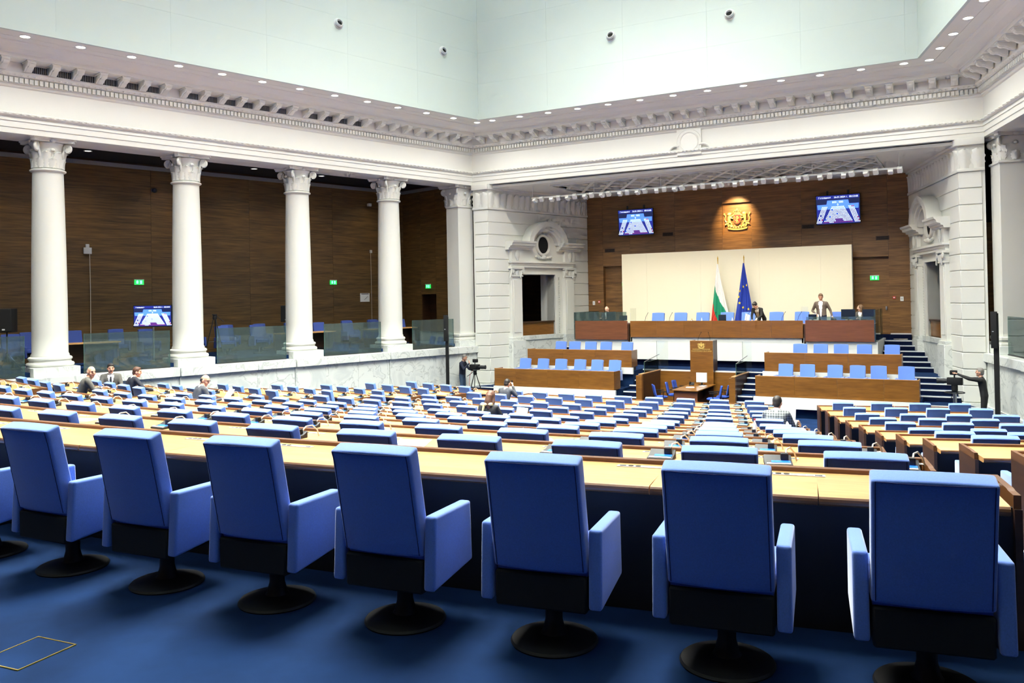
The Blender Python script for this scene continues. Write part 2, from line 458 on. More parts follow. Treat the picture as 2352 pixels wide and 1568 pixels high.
attic_wall('wall_right_attic', WALLF[1], S_REAR, False)
attic_wall('wall_front_attic', frame((-XA, YA, 0), (1, 0)), 2 * XA, False)
lr, rr = rear(-1, 0), rear(1, 0)
attic_wall('wall_back_attic', frame((rr[0], rr[1], 0), (-1, 0)), rr[0] - lr[0], False)
cl = root_struct('ceiling', None, 'glazed laylight over the hall')
pm = MB().box(-1.18, 1.18, -1.58, 1.58, 0, 0.05).mesh('pane', 'laylight')
for i in range(-6, 7):
    for j in range(-2, 10):
        x, y = i * 2.5, 1.5 + j * 3.2 - 2.2
        if abs(x) < XA + SS / CS * (28 - y) + 1: obj('pane', pm, cl, T(x, y, CEIL_Z))
mb = MB()
for i in range(-6, 8): mb.box(i * 2.5 - 1.32, i * 2.5 - 1.18, -4.6, 30, CEIL_Z - 0.05, CEIL_Z + 0.1)
for j in range(-2, 11): mb.box(-17, 17, j * 3.2 - 2.38, j * 3.2 - 2.22, CEIL_Z - 0.05, CEIL_Z + 0.1)
mb.build('glazing_bars', 'plaster', cl)
MB().box(-18, 18, -5, 30, CEIL_Z + 0.15, CEIL_Z + 0.25).build('upper_deck', 'plaster', cl)

# ------------------------------------------------------------------ entablature (three runs with mitred corners)
PROF = [(2.256, 8.64), (2.256, 8.80), (2.232, 8.805), (2.232, 8.975), (2.208, 8.98), (2.208, 9.085), (2.16, 9.10), (2.13, 9.13), (2.13, 9.19),
        (2.17, 9.215), (2.245, 9.23), (2.245, 9.90), (2.20, 9.925), (2.17, 9.96), (2.17, 9.995), (2.13, 10.01), (2.13, 10.17), (2.05, 10.185), (1.99, 10.24), (1.96, 10.28),
        (1.96, 10.55), (1.42, 10.55), (1.42, 10.66), (1.39, 10.68), (1.30, 10.70), (1.16, 10.735), (1.05, 10.79), (0.99, 10.82), (0.90, 10.825), (0.88, 10.85), (0.55, 10.85), (0.55, 10.862), (0.53, 10.862), (0.53, 10.85), (0.05, 10.85), (0.05, 11.1), (3.5, 11.1), (3.5, 8.64)]
runs = [('trim_1', lambda o: [rear(-1, o), Lo(o)], 'left'), ('trim_2', lambda o: [Lo(o), Ro(o)], 'front'), ('trim_3', lambda o: [Ro(o), rear(1, o)], 'right')]
# modillion: scrolled bracket, local x = along, y = outward from hall (0 at its front), z from underside of corona downwards
def modillion_mesh():
    mb = MB()
    prof = [(0.0, 0.0), (0.0, -0.07), (0.03, -0.085), (0.05, -0.12), (0.10, -0.15), (0.16, -0.14), (0.24, -0.165), (0.32, -0.215), (0.40, -0.245), (0.46, -0.25), (0.46, 0.0)]
    mb.prism(prof, -0.105, 0.105, 'x')
    prof2 = [(0.02, -0.10), (0.05, -0.145), (0.11, -0.175), (0.17, -0.165), (0.25, -0.19), (0.33, -0.235), (0.41, -0.262), (0.44, -0.2), (0.1, -0.08)]
    mb.prism(prof2, -0.06, 0.06, 'x')
    mb.box(-0.13, 0.13, -0.015, 0.46, -0.035, 0.0)
    return mb.mesh('modillion', 'ornament', bevel=0.012, bseg=2)
MOD = modillion_mesh()
def leafband(mb, a, b, n, o, z, hh):
    """running leaf ornament along local x between a and b"""
    st = (b - a) / n
    for i in range(n):
        x = a + (i + 0.5) * st
        mb.add([(x - st * 0.46, o, z), (x, o - 0.02, z - hh * 0.5), (x + st * 0.46, o, z), (x, o - 0.02, z + hh * 0.5), (x, o - 0.045, z)],
               [(0, 1, 4), (1, 2, 4), (2, 3, 4), (3, 0, 4)])
for nm, path, sd in runs:
    mb = MB(); mb.sweep(PROF, path)
    root = struct(nm, mb, 'plaster', label='white classical entablature of the %s side' % sd)
    if sd == 'front':
        M = frame((0, YA, 0), (1, 0)); lo = lambda o: -(XA + MX * o); hi = lambda o: XA + MX * o
    else:
        sg = -1 if sd == 'left' else 1
        M = WALLF[sg]
        if sg < 0: lo = lambda o: -S_REAR; hi = lambda o: (Vector((*Lo(o), 0)) - WALLF[-1].translation).dot(WALLF[-1].col[0].xyz)
        else: lo = lambda o: (Vector((*Ro(o), 0)) - WALLF[1].translation).dot(WALLF[1].col[0].xyz); hi = lambda o: S_REAR
    a, b = lo(1.5), hi(1.5)
    if sd == 'front': n = 29; xs = [(i - 14) * (b - a - 0.42) / 28 for i in range(n)]
    elif sd == 'left': xs = [b - 0.22 - 0.628 * i for i in range(46) if b - 0.22 - 0.628 * i > -24]
    else: xs = [a + 0.22 + 0.628 * i for i in range(20)]
    for x in xs: obj('modillion', MOD, root, M @ T(x, 1.47, 10.55))
    # dentils: too small to pick apart
    a, b = lo(2.06), hi(2.06)
    if sd == 'left': a = max(a, -26)
    if sd == 'right': b = min(b, 14)
    mb = MB(M); n = int((b - a) / 0.127)
    for i in range(n):
        x = a + (i + 0.5) * (b - a) / n
        mb.box(x - 0.043, x + 0.043, 2.045, 2.14, 10.02, 10.155)
    tag(mb.build('dentil_course', 'ornament', root), kind='stuff')
    mb = MB(M); leafband(mb, a, b, int((b - a) / 0.16), 2.02, 10.225, 0.075)
    leafband(mb, lo(2.12), hi(2.12), int((b - a) / 0.15), 2.128, 9.16, 0.075)
    tag(mb.build('carved_moulding', 'ornament', root, recalc=False), kind='stuff')
    if sd == 'left':       # dark ventilation grilles between the modillions
        gm = MB().box(-0.2, 0.2, 0, 0.02, -0.2, -0.02); g2 = MB()
        me = gm.mesh('grille', 'hole')
        for i in range(len(xs) - 1):
            if i % 7 == 5 or xs[i] > -4: continue
            g = obj('grille', me, root, M @ T((xs[i] + xs[i + 1]) / 2, 1.942, 10.52))
        sm = MB()
        for q in range(9): sm.box(-0.19 + q * 0.0475 - 0.009, -0.19 + q * 0.0475 + 0.009, -0.012, 0.0, -0.2, -0.02)
        sme = sm.mesh('grille_bars', 'grey')
        for g in [c for c in root.children if c.name.startswith('grille')]: obj('grille_bars', sme, g)
    if sd == 'front':      # blank medallion in the middle of the frieze
        md = obj('medallion', MB().box(-0.46, 0.46, 2.16, 2.26, 9.0, 9.98).mesh('medallion', 'plaster', bevel=0.015), root, M)
        ring = MB(M); ring.tube([(0.34 * math.cos(t * PI / 16), 2.16, 9.5 + 0.34 * math.sin(t * PI / 16)) for t in range(32)], 0.028, 8, closed=True)
        ring.tube([(0.46 * math.cos(t), 2.165, 9.5 + 0.45 * math.sin(t)) for t in [q * PI / 16 for q in range(32)]], 0.016, 6, closed=True)
        r = ring.build('ring', 'plaster', None, smooth=True); r.parent = md; r.matrix_parent_inverse = md.matrix_basis.inverted()
        for s2 in (-1, 1):
            sc = MB(M); sc.tube([(s2 * (0.50 + 0.28 * math.sin(t)), 2.17, 9.12 + 0.26 * math.cos(t)) for t in [q * PI / 14 for q in range(-2, 8)]], 0.05, 8, 0.035)
            r = sc.build('scroll', 'ornament', None, smooth=True); r.parent = md; r.matrix_parent_inverse = md.matrix_basis.inverted()

# ------------------------------------------------------------------ Corinthian capital pieces (shared meshes)
def leaf_mesh(w, h, out):
    """acanthus leaf: bends outwards (-y) and curls over at its tip; base at z=0"""
    mb = MB(); rows = []
    N = 8
    for i in range(N + 1):
        t = i / N
        z = h * (t if t < 0.82 else 0.82 + (t - 0.82) * 0.15 - (t - 0.82) * 0.5)
        y = -0.02 - out * (t ** 2.2)
        ww = w * (0.62 + 0.5 * math.sin(PI * min(1, t * 0.95 + 0.1))) * (1 if t < 0.75 else max(0.25, 1 - (t - 0.75) * 2.6)) * 0.5
        ww *= 1 + 0.12 * math.cos(i * PI)
        rows.append([(-ww, y + 0.03, z), (-ww * 0.5, y - 0.005, z + 0.01), (0, y - 0.03, z), (ww * 0.5, y - 0.005, z + 0.01), (ww, y + 0.03, z)])
    vs = [p for r in rows for p in r] + [(p[0] * 0.9, p[1] + 0.05, p[2]) for r in rows for p in r]
    fs = []; o = 5 * (N + 1)
    for i in range(N):
        for j in range(4):
            a = i * 5 + j; fs.append((a, a + 1, a + 6, a + 5)); fs.append((o + a, o + a + 5, o + a + 6, o + a + 1))
        fs.append((i * 5, i * 5 + 5, o + i * 5 + 5, o + i * 5)); fs.append((i * 5 + 4, o + i * 5 + 4, o + i * 5 + 9, i * 5 + 9))
    fs.append((0, 1, 2, 3, 4, o + 4, o + 3, o + 2, o + 1, o)); e = N * 5
    fs.append((e + 4, e + 3, e + 2, e + 1, e, o + e, o + e + 1, o + e + 2, o + e + 3, o + e + 4))
    mb.add(vs, fs)
    return mb.mesh('leaf', 'ornament', smooth=True, angle=50)
LEAF_S = leaf_mesh(0.24, 0.34, 0.07); LEAF_L = leaf_mesh(0.26, 0.58, 0.11); LEAF_F = leaf_mesh(0.34, 0.8, 0.06); LEAF_P = leaf_mesh(0.16, 0.26, 0.05)
def volute_mesh(r=0.125):
    mb = MB()
    pts = []
    for i in range(34):
        t = i / 33; a = -PI * 0.5 + t * 3.4 * PI; rr = r * (1 - 0.82 * t)
        pts.append((rr * math.cos(a), 0, -rr * math.sin(a)))
    stem = [(-0.20, 0.02, -0.42), (-0.16, 0.01, -0.30), (-0.10, 0, -0.12), (-0.06, 0, r - 0.02)]
    mb.tube([Vector(p) for p in stem] + [Vector((p[0], p[1], -p[2])) for p in pts], 0.042, 7, 0.02)
    mb.ball((0, 0, 0), (0.03, 0.055, 0.03), 8, 6)
    mb.lathe([(r * 0.9, -0.03), (r * 0.9, 0.03)], 14)
    return mb
def volutes():
    mb = volute_mesh()
    # the last lathe disc is modelled on its side
    n = 28
    for i in range(len(mb.v) - n, len(mb.v)):
        x, y, z = mb.v[i]; mb.v[i] = (x, z, y)
    return mb.mesh('volute', 'ornament', smooth=True, angle=50)
VOL = volutes()
def capital(parent, r, z0, z1, square=False, M=None):
    """Corinthian capital as one part with leaves and volutes as its sub-parts"""
    h = z1 - z0; mb = MB()
    if not square:
        mb.lathe([(r, z0), (r * 0.98, z0 + 0.2 * h), (r * 0.99, z0 + 0.5 * h), (r * 1.08, z0 + 0.78 * h), (r * 1.22, z0 + 0.86 * h), (r * 1.12, z0 + 0.87 * h), (0.02, z0 + 0.87 * h)], 28)
    else:
        a = r * 0.98; mb.box(-a, a, -a, a, z0, z0 + 0.87 * h)
    A = r * 1.46; cc = r * 1.14; pol = []
    for q in range(4):                     # abacus with hollow sides and cut corners
        ca, sa = math.cos(q * PI / 2), math.sin(q * PI / 2)
        for x, y in ((-A, -A * 0.86), (-A * 0.86, -A), (-A * 0.45, -cc * 1.03), (0, -cc * 0.99), (A * 0.45, -cc * 1.03)):
            pol.append((x * ca - y * sa, x * sa + y * ca))
    mb.prism(pol, z0 + 0.88 * h, z0 + 0.945 * h); mb.prism([(x * 1.05, y * 1.05) for x, y in pol], z0 + 0.945 * h, z1)
    cap = mb.build('capital', 'ornament', parent, M, smooth=True, angle=35)
    for q in range(8):
        a = q * PI / 4
        if square:
            bx = r * (1 if q % 2 == 0 else 1.25)
        else: bx = r * 0.99
        obj('leaf', LEAF_S, cap, T(math.sin(a) * bx, -math.cos(a) * bx, z0 + 0.02, a))
        a2 = a + (PI / 8 if not square else 0)
        if not square or q % 2: obj('leaf', LEAF_L, cap, T(math.sin(a2) * r * 0.97 * (1.2 if square else 1), -math.cos(a2) * r * 0.97 * (1.2 if square else 1), z0 + 0.02, a2))
    for q in range(4):
        a = PI / 4 + q * PI / 2; rr = r * 1.42
        obj('volute', VOL, cap, T(math.cos(a) * rr, math.sin(a) * rr, z0 + 0.72 * h, a))
    for q in range(4):
        a = q * PI / 2
        fl = MB().ball((0, -r * 1.16, z0 + 0.93 * h), (0.09, 0.05, 0.06), 8, 6)
        fl.build('flower', 'ornament', cap, T(0, 0, 0, a), smooth=True)
        fl = MB().ball((0, -r * 1.12, z0 + 0.62 * h), (0.07, 0.05, 0.05), 8, 6)
        fl.build('bud', 'ornament', cap, T(0, 0, 0, a), smooth=True)
    return cap
def shaft_prof(r0, r1, z0, z1):
    out = [(r0 * 1.06, z0), (r0 * 1.06, z0 + 0.05), (r0 * 1.0, z0 + 0.10)]
    for i in range(1, 11):
        t = i / 10
        out.append((r0 + (r1 - r0) * (t ** 1.7), z0 + 0.10 + (z1 - z0 - 0.10) * t))
    return out
COL_S = [2.26 + 4.12 * i for i in range(6)]
def colonnade(sg):
    F = WALLF[sg]; nm = SIDE[sg]
    # parapet with marble slabs
    par = root_struct('wall_%s_parapet' % nm, F, 'white marble parapet below the %s colonnade' % nm)
    x_end = -2.05                      # s towards the stage
    def X(s): return sg * s
    MB().box(X(x_end), X(S_REAR), 2.24, 2.6, -0.9, 1.52).build('core', 'plaster', par)
    w = 2.06; s = x_end; i = 0
    edges = sorted([c + d for c in COL_S + [2.26 + 4.12 * 6] for d in (-0.62, 0.62)] + [c + 2.06 for c in COL_S] + [x_end, S_REAR - 6.2])
    for a, b in zip(edges[:-1], edges[1:]):
        if b - a < 0.3: continue
        proj = 0.05 if any(abs((a + b) / 2 - c) < 0.4 for c in COL_S) else 0.0
        MB().box(X(a) + 0.004 * sg, X(b) - 0.004 * sg, 2.2 - proj, 2.25, -0.9, 1.515).build('marble_slab', 'marble', par)
        MB().box(X(a) + 0.003 * sg, X(b) - 0.003 * sg, 2.1 - proj, 2.75, 1.52, 1.80).build('cap_stone', 'marble', par, bevel=0.012, bseg=1)
        MB().box(X(a), X(b), 2.15 - proj, 2.23, -0.9, 0.12).build('plinth_course', 'marble', par)
    # gallery floor, back wall, return wall, ceiling
    g = root_struct('wall_%s_gallery' % nm, F, 'dark wood panelled wall of the %s gallery' % nm)
    fl_ = struct('floor', MB().box(X(-1.6), X(S_REAR), 2.6, 7.1, 1.5, 1.93), 'carpet', F, 'blue carpet of the %s gallery' % nm)
    for q in range(9):
        a = -1.72 + q * 3.9
        MB().box(X(a) + 0.004 * sg, X(a + 3.9) - 0.004 * sg, 7.0, 7.06, 1.93, 8.72).build('wood_panel', 'wood_wall', g)
    MB().box(X(-1.75), X(S_REAR), 7.06, 7.3, 1.0, 9.4).build('core', 'wood_dark', g)
    MB().box(X(-1.7), X(S_REAR), 6.94, 7.02, 8.72, 8.86).box(X(-1.72), X(-1.62), 2.9, 7.0, 8.72, 8.86).build('cove_trim', 'grey', g)
    # return wall with its door opening
    ya, yb = 4.7, 5.75
    for y0, y1, z0, z1 in ((3.0, ya, 1.93, 8.72), (ya, yb, 4.05, 8.72), (yb, 7.0, 1.93, 8.72)):
        MB().box(X(-1.74), X(-1.68), y0 + 0.004, y1 - 0.004, z0, z1).build('wood_panel', 'wood_wall', g, M=None)
    MB().box(X(-2.3), X(-2.2), ya - 0.1, yb + 0.1, 1.5, 4.3).build('door_leaf', 'wood_dark', g)
    MB().box(X(-2.2), X(-1.74), ya - 0.06, ya, 1.93, 4.11).box(X(-2.2), X(-1.74), yb, yb + 0.06, 1.93, 4.11).box(X(-2.2), X(-1.74), ya, yb, 4.05, 4.11).build('door_reveal', 'wood_dark', g)
    MB().box(X(-2.2), X(-1.75), 2.9, ya - 0.06, 1.0, 9.3).box(X(-2.2), X(-1.75), yb + 0.06, 7.3, 1.0, 9.3).box(X(-2.2), X(-1.75), ya - 0.06, yb + 0.06, 4.12, 9.3).build('return_core', 'wood_dark', g)
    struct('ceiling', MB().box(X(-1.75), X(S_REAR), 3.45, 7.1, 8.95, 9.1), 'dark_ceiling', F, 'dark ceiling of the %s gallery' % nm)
    # columns
    for i, s in enumerate(COL_S):
        if sg > 0 and i > 1: continue
        lab = '%s white Corinthian column of the %s colonnade counted from the stage' % (ORD[i + 1], nm)
        c = thing('column', lab, 'column', M=F @ T(X(s), 2.9, 0), group='columns of the %s colonnade' % nm)
        MB().box(-0.62, 0.62, -0.62, 0.55, 1.80, 2.06).build('plinth', 'marble', c, bevel=0.01, bseg=1)
        ro = 0.475
        MB().lathe([(0.60, 2.06), (0.625, 2.09), (0.632, 2.13), (0.61, 2.17), (0.56, 2.185), (0.545, 2.22), (0.55, 2.25), (0.575, 2.27), (0.578, 2.31), (0.55, 2.34), (0.52, 2.35)], 40).build('base', 'ornament', c, smooth=True)
        MB().lathe(shaft_prof(ro, 0.405, 2.35, 7.70), 48, caps=False).build('shaft', 'ornament', c, smooth=True)
        MB().lathe([(0.40, 7.69), (0.44, 7.70), (0.475, 7.725), (0.475, 7.755), (0.44, 7.775), (0.40, 7.78)], 40).build('astragal', 'ornament', c, smooth=True)
        capital(c, 0.40, 7.78, Z_ARCH)
    # square end column against the stage pier
    lab = 'square white pillar ending the %s colonnade beside the stage' % nm
    c = thing('pillar', lab, 'column', M=F @ T(X(-1.49), 2.93, 0))
    MB().box(-0.62, 0.62, -0.64, 0.3, 1.80, 2.06).build('plinth', 'marble', c, bevel=0.01, bseg=1)
    MB().box(-0.58, 0.58, -0.59, 0.3, 2.06, 2.16).box(-0.53, 0.53, -0.53, 0.3, 2.16, 2.22).box(-0.55, 0.55, -0.56, 0.3, 2.22, 2.34).build('base', 'ornament', c, bevel=0.03, bseg=3)
    MB().box(-0.42, 0.42, -0.46, 0.3, 2.34, 7.74).build('shaft', 'ornament', c, bevel=0.008, bseg=1)
    MB().box(-0.47, 0.47, -0.50, 0.3, 7.70, 7.77).build('astragal', 'ornament', c, bevel=0.02)
    capital(c, 0.42, 7.77, Z_ARCH, square=True)
    # glass balustrade panes
    first = -0.62
    bays = [(-0.72, COL_S[0] - 0.78)] + [(a + 0.78, b - 0.78) for a, b in zip(COL_S[:-1], COL_S[1:])]
    for i, (a, b) in enumerate(bays):
        if sg > 0 and i > 1: continue
        gl = thing('glass_balustrade', 'greenish glass balustrade pane, %s bay of the %s colonnade from the stage' % (ORD[i + 1], nm), 'balustrade', M=F @ T(X((a + b) / 2), 2.5, 1.80), group='glass balustrade panes of the galleries')
        hw = (b - a) / 2
        MB().box(-hw + 0.012, hw - 0.012, -0.01, 0.01, 0.036, 1.18).build('pane', 'glass', gl)
        for q in (-1, 1): MB().box(q * hw, q * (hw - 0.012), -0.012, 0.012, 0.036, 1.18).build('pane_edge', 'glass_edge', gl)
        MB().box(-hw, hw, -0.03, 0.03, 0.0, 0.035).build('floor_channel', 'dark_grey', gl)
for sg in (-1, 1): colonnade(sg)
# rear wall of the hall, unseen; dark wood chosen to cut bounce light
struct('wall_back', MB().box(-19, 19, -4.7, -4.4, -1, 11.2), 'wood_dark', label='dark wood rear wall of the hall')

# ------------------------------------------------------------------ stage recess: side walls with aedicules
COURSES = [0.22, 0.75, 1.275, 1.80, 2.325, 2.85, 3.375, 3.90, 4.425, 4.95, 5.475, 6.0, 6.525, 7.05, 7.58]
NL = 6.474
def niche(sg):
    F = NICHEF[sg]; nm = SIDE[sg]
    def X(t): return -sg * t
    w = root_struct('wall_%s_stage' % nm, F, 'white rusticated wall with door aedicule, %s of the stage' % nm)
    OA, OB = 1.9, 4.1                    # opening
    MB().box(X(0), X(OA), 0.03, 0.5, -0.9, 8.64).box(X(OB), X(NL), 0.03, 0.5, -0.9, 8.64).box(X(OA), X(OB), 0.03, 0.5, 4.84, 8.64).box(X(OA), X(OB), 0.03, 0.5, -0.9, 2.14).build('core', 'plaster', w)
    def block(a, b, z0, z1):
        MB().box(X(a) , X(b), 0.0, 0.06, z0 + 0.014, z1 - 0.014).build('stone_block', 'plaster', w, bevel=0.012, bseg=1)
    for z0, z1 in zip(COURSES[:-1], COURSES[1:]):
        zc = (z0 + z1) / 2
        if zc < 1.9: segs = [(0.0, 1.15)]
        elif zc < 5.9: segs = [(0.0, 1.2), (5.32, NL)]
        elif zc < 6.3: segs = [(0.0, 1.0), (5.68, NL)]
        elif zc < 7.0: segs = [(0.0, 2.05 + max(0, (zc - 6.5) * 0.5)), (4.55 - max(0, (zc - 6.5) * 0.5), NL)]
        else: segs = [(0.0, NL)]
        for a, b in segs: block(a, b, z0, z1)
        # pier face towards the hall
        bl = MB(F.inverted() @ frame((sg * 8.77, 30.27, 0), (1, 0)))
        bl.box(sg * 0.0, sg * 0.66, -0.012, 0.3, z0 + 0.014, z1 - 0.014).build('stone_block', 'plaster', w, bevel=0.012, bseg=1)
    pf = MB(F.inverted() @ frame((sg * 8.77, 30.27, 0), (1, 0)))
    pf.box(0.0, sg * 0.75, 0.03, 0.6, -0.9, 8.64).build('pier_core', 'plaster', w)
    pf = MB(F.inverted() @ frame((sg * 8.77, 30.27, 0), (1, 0)))
    pf.box(-sg * 0.05, sg * 0.75, -0.07, 0.4, -0.9, 0.2).build('pier_plinth', 'marble', w, bevel=0.015)
    # leaf frieze under the ceiling
    MB().box(X(-0.03), X(NL), -0.04, 0.06, 7.58, 7.68).build('necking', 'ornament', w, bevel=0.02)
    MB().box(X(0), X(NL), 0.0, 0.06, 7.68, 8.64).build('frieze_ground', 'plaster', w)
    MB().box(X(-0.05), X(NL), -0.09, 0.06, 8.42, 8.64).build('frieze_cap', 'ornament', w, bevel=0.03)
    for q in range(17): obj('leaf', LEAF_F, w, T(X(0.19 + q * 0.38), 0.0, 7.66))
    fb = MB(F.inverted() @ frame((sg * 8.77, 30.27, 0), (1, 0)))
    fb.box(-sg * 0.04, sg * 0.75, -0.06, 0.3, 7.58, 7.68).box(-sg * 0.04, sg * 0.75, -0.12, 0.3, 8.42, 8.64).box(0, sg * 0.75, 0.0, 0.3, 7.6, 8.6).build('pier_necking', 'ornament', w, bevel=0.02)
    for q in range(2): obj('leaf', LEAF_F, w, F.inverted() @ frame((sg * 8.77, 30.27, 0), (1, 0)) @ T(sg * (0.19 + 0.38 * q), 0, 7.66))
    # ---- aedicule
    for i, (a, b) in enumerate(((1.2, 1.84), (4.66, 5.28))):
        MB().box(X(a), X(b), -0.14, 0.06, 2.1, 4.73).build('pilaster', 'plaster', w, bevel=0.008, bseg=1)
        MB().box(X(a + 0.1), X(b - 0.1), -0.155, -0.13, 2.3, 4.6).build('pilaster_panel', 'plaster', w, bevel=0.01, bseg=1)
        cp = MB().box(X(a - 0.03), X(b + 0.03), -0.19, 0.06, 4.73, 4.79).box(X(a), X(b), -0.15, 0.06, 4.79, 5.06).box(X(a - 0.06), X(b + 0.06), -0.24, 0.06, 5.06, 5.14).build('pilaster_capital', 'ornament', w, bevel=0.015)
        for q in range(3): obj('leaf', LEAF_P, cp, T(X(a + (b - a) * (q + 0.5) / 3), -0.15, 4.79))
        for q in (0, 1): obj('volute', VOL, cp, T(X(a if q == 0 else b), -0.2, 4.99, 0 if X(1) > 0 else 0, s=0.75))
        MB().box(X(a - 0.02), X(b + 0.02), -0.17, 0.06, 5.42, 5.90).build('upper_pilaster', 'plaster', w, bevel=0.01, bseg=1)
        bq = MB().ball((X((a + b) / 2), -0.19, 5.68), (0.14, 0.06, 0.2), 10, 8).ball((X((a + b) / 2), -0.19, 5.5), (0.08, 0.05, 0.09), 8, 6)
        bq.build('carved_bouquet', 'ornament', w, smooth=True)
        c0, c1 = (0.98, 2.42) if i == 0 else (4.18, 5.70)
        prof = [(0.06, 5.90), (-0.20, 5.90), (-0.22, 5.98), (-0.30, 6.00), (-0.30, 6.05), (-0.42, 6.08), (-0.44, 6.16), (-0.50, 6.20), (-0.52, 6.27), (0.06, 6.27)]
        MB().prism(prof, X(c0), X(c1), 'x').build('cornice_piece', 'ornament', w)
        MB().box(X(a - 0.08), X(b + 0.06), -0.2, 0.06, 1.98, 2.1).box(X(a - 0.1), X(b + 0.08), -0.24, 0.06, -0.9, 1.98).build('pedestal', 'marble', w, bevel=0.01, bseg=1)
    MB().box(X(1.2), X(5.28), -0.12, 0.06, 5.14, 5.24).box(X(1.2), X(5.28), -0.15, 0.06, 5.24, 5.33).box(X(1.14), X(5.34), -0.22, 0.06, 5.33, 5.42).build('lintel', 'plaster', w, bevel=0.008, bseg=1)
    MB().box(X(1.84), X(4.66), -0.03, 0.06, 5.42, 6.25).build('tympanum_ground', 'plaster', w)
    # arch over the oval
    cx, cz = 3.30, 6.16
    def ell(a_, b_, n=20): return [(X(cx + a_ * math.cos(PI - PI * q / n)), cz + b_ * math.sin(PI * q / n)) for q in range(n + 1)]
    def ring(a0, b0, a1, b1, y0, y1, name):
        o1, i1 = ell(a1, b1), ell(a0, b0); n = len(o1); vs = []; fs = []
        for y in (y0, y1):
            vs += [(p[0], y, p[1]) for p in o1] + [(p[0], y, p[1]) for p in i1]
        for q in range(n - 1):
            fs += [(q, q + 1, n + q + 1, n + q), (2 * n + q, 3 * n + q, 3 * n + q + 1, 2 * n + q + 1), (q, 2 * n + q, 2 * n + q + 1, q + 1), (n + q, n + q + 1, 3 * n + q + 1, 3 * n + q)]
        fs += [(0, n, 3 * n, 2 * n), (n - 1, 3 * n - 1, 4 * n - 1, 2 * n - 1)]
        return MB().add(vs, fs).build(name, 'ornament', w, smooth=True, angle=35)
    ring(1.02, 0.80, 1.28, 1.04, -0.46, 0.06, 'arch_hood')
    ring(0.90, 0.70, 1.04, 0.82, -0.34, 0.06, 'arch_inner')
    ring(0.80, 0.60, 0.92, 0.72, -0.24, 0.06, 'arch_moulding')
    ov = [(X(cx + 0.82 * math.cos(t)), 6.16 + 0.62 * math.sin(t)) for t in [q * PI / 12 for q in range(13)]]
    MB().prism([(X(2.42), 6.05)] + [(X(cx + 0.95 * math.cos(PI - q * PI / 16)), cz + 0.74 * math.sin(q * PI / 16)) for q in range(17)] + [(X(4.18), 6.05)], -0.02, 0.06, 'y').build('tympanum', 'plaster', w)
    oc = 6.16
    el = [(X(cx) + 0.41 * math.cos(q * PI / 16), -0.06, oc + 0.44 * math.sin(q * PI / 16)) for q in range(32)]
    MB().tube(el, 0.07, 8, closed=True).build('oval_frame', 'ornament', w, smooth=True)
    MB().prism([(X(cx) + 0.36 * math.cos(q * PI / 16), oc + 0.39 * math.sin(q * PI / 16)) for q in range(32)], -0.045, -0.02, 'y').build('oval_opening', 'hole', w)
    gar = MB()
    for q in range(9):
        t = -0.5 + q / 8
        gar.ball((X(cx + t * 0.95), -0.08, 5.63 - 0.06 * math.cos(t * PI)), (0.08, 0.07, 0.06), 8, 6)
    gar.ball((X(cx), -0.1, 5.60), (0.14, 0.09, 0.1), 10, 8)
    gar.build('garland', 'ornament', w, smooth=True)
    # reveals, parapet of the box, dark room behind
    MB().box(X(OA - 0.06), X(OA), -0.05, 0.9, 2.14, 4.9).box(X(OB), X(OB + 0.16), -0.05, 0.9, 2.14, 4.9).box(X(OA), X(OB), -0.05, 0.9, 4.84, 4.9).build('reveal', 'plaster', w)
    beads = MB()
    for q in range(26): beads.ball((X(OB + 0.24), -0.04, 2.2 + q * 0.1), 0.028, 6, 5)
    tag(beads.build('bead_moulding', 'ornament', w, smooth=True), kind='stuff')
    MB().box(X(1.84), X(4.66), -0.06, 0.7, 1.94, 2.14).build('sill', 'marble', w, bevel=0.01, bseg=1)
    edges = [1.84, 2.8, 3.7, 4.66]
    for a, b in zip(edges[:-1], edges[1:]): MB().box(X(a) , X(b) , -0.02, 0.06, -0.9, 1.94).build('marble_slab', 'marble', w, bevel=0.004, bseg=1)
    MB().box(X(OA), X(OB + 0.02), 0.12, 0.2, 2.14, 2.70).build('box_front', 'wood_bench', w)
    MB().box(X(OA), X(OB + 0.04), 0.06, 0.34, 2.70, 2.75).build('box_rail', 'wood_dark', w)
    r = MB(); r.box(X(0.9), X(5.6), 3.4, 3.5, 1.0, 6).box(X(0.8), X(0.9), 0.5, 3.5, 1, 6).box(X(5.6), X(5.7), 0.5, 3.5, 1, 6)
    r.build('room_walls', 'wood_wall', w)
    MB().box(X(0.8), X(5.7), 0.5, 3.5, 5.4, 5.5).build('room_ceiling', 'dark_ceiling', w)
    MB().box(X(0.8), X(5.7), 0.5, 3.5, 1.8, 1.95).build('room_floor', 'carpet', w)
for sg in (-1, 1): niche(sg)

# ------------------------------------------------------------------ stage wall, doors, ceiling of the recess
sw = root_struct('wall_front', None, 'wood panelled wall behind the presidium')
EX = 0.15
for x0, x1, z0, z1 in ((-6.96, -6.17, 1.5, 8.6), (-6.17, -4.82, 5.22, 8.6), (-4.82, -2.65, 1.5, 8.6), (-2.65, EX - 0.64, 1.5, 8.6), (EX - 0.64, EX + 0.64, 1.5, 6.43),
                       (EX - 0.64, EX + 0.64, 7.80, 8.6), (EX + 0.64, 2.85, 1.5, 8.6), (2.85, 4.82, 1.5, 8.6), (4.82, 6.17, 5.22, 8.6), (6.17, 6.96, 1.5, 8.6)):
    MB().box(x0 + 0.003, x1 - 0.003, Y_STAGE, Y_STAGE + 0.34, z0, z1).build('wood_panel', 'wood_stage', sw)
MB().box(EX - 0.66, EX + 0.66, Y_STAGE + 0.15, Y_STAGE + 0.33, 6.4, 7.83).build('emblem_recess', 'wood_stage', sw)
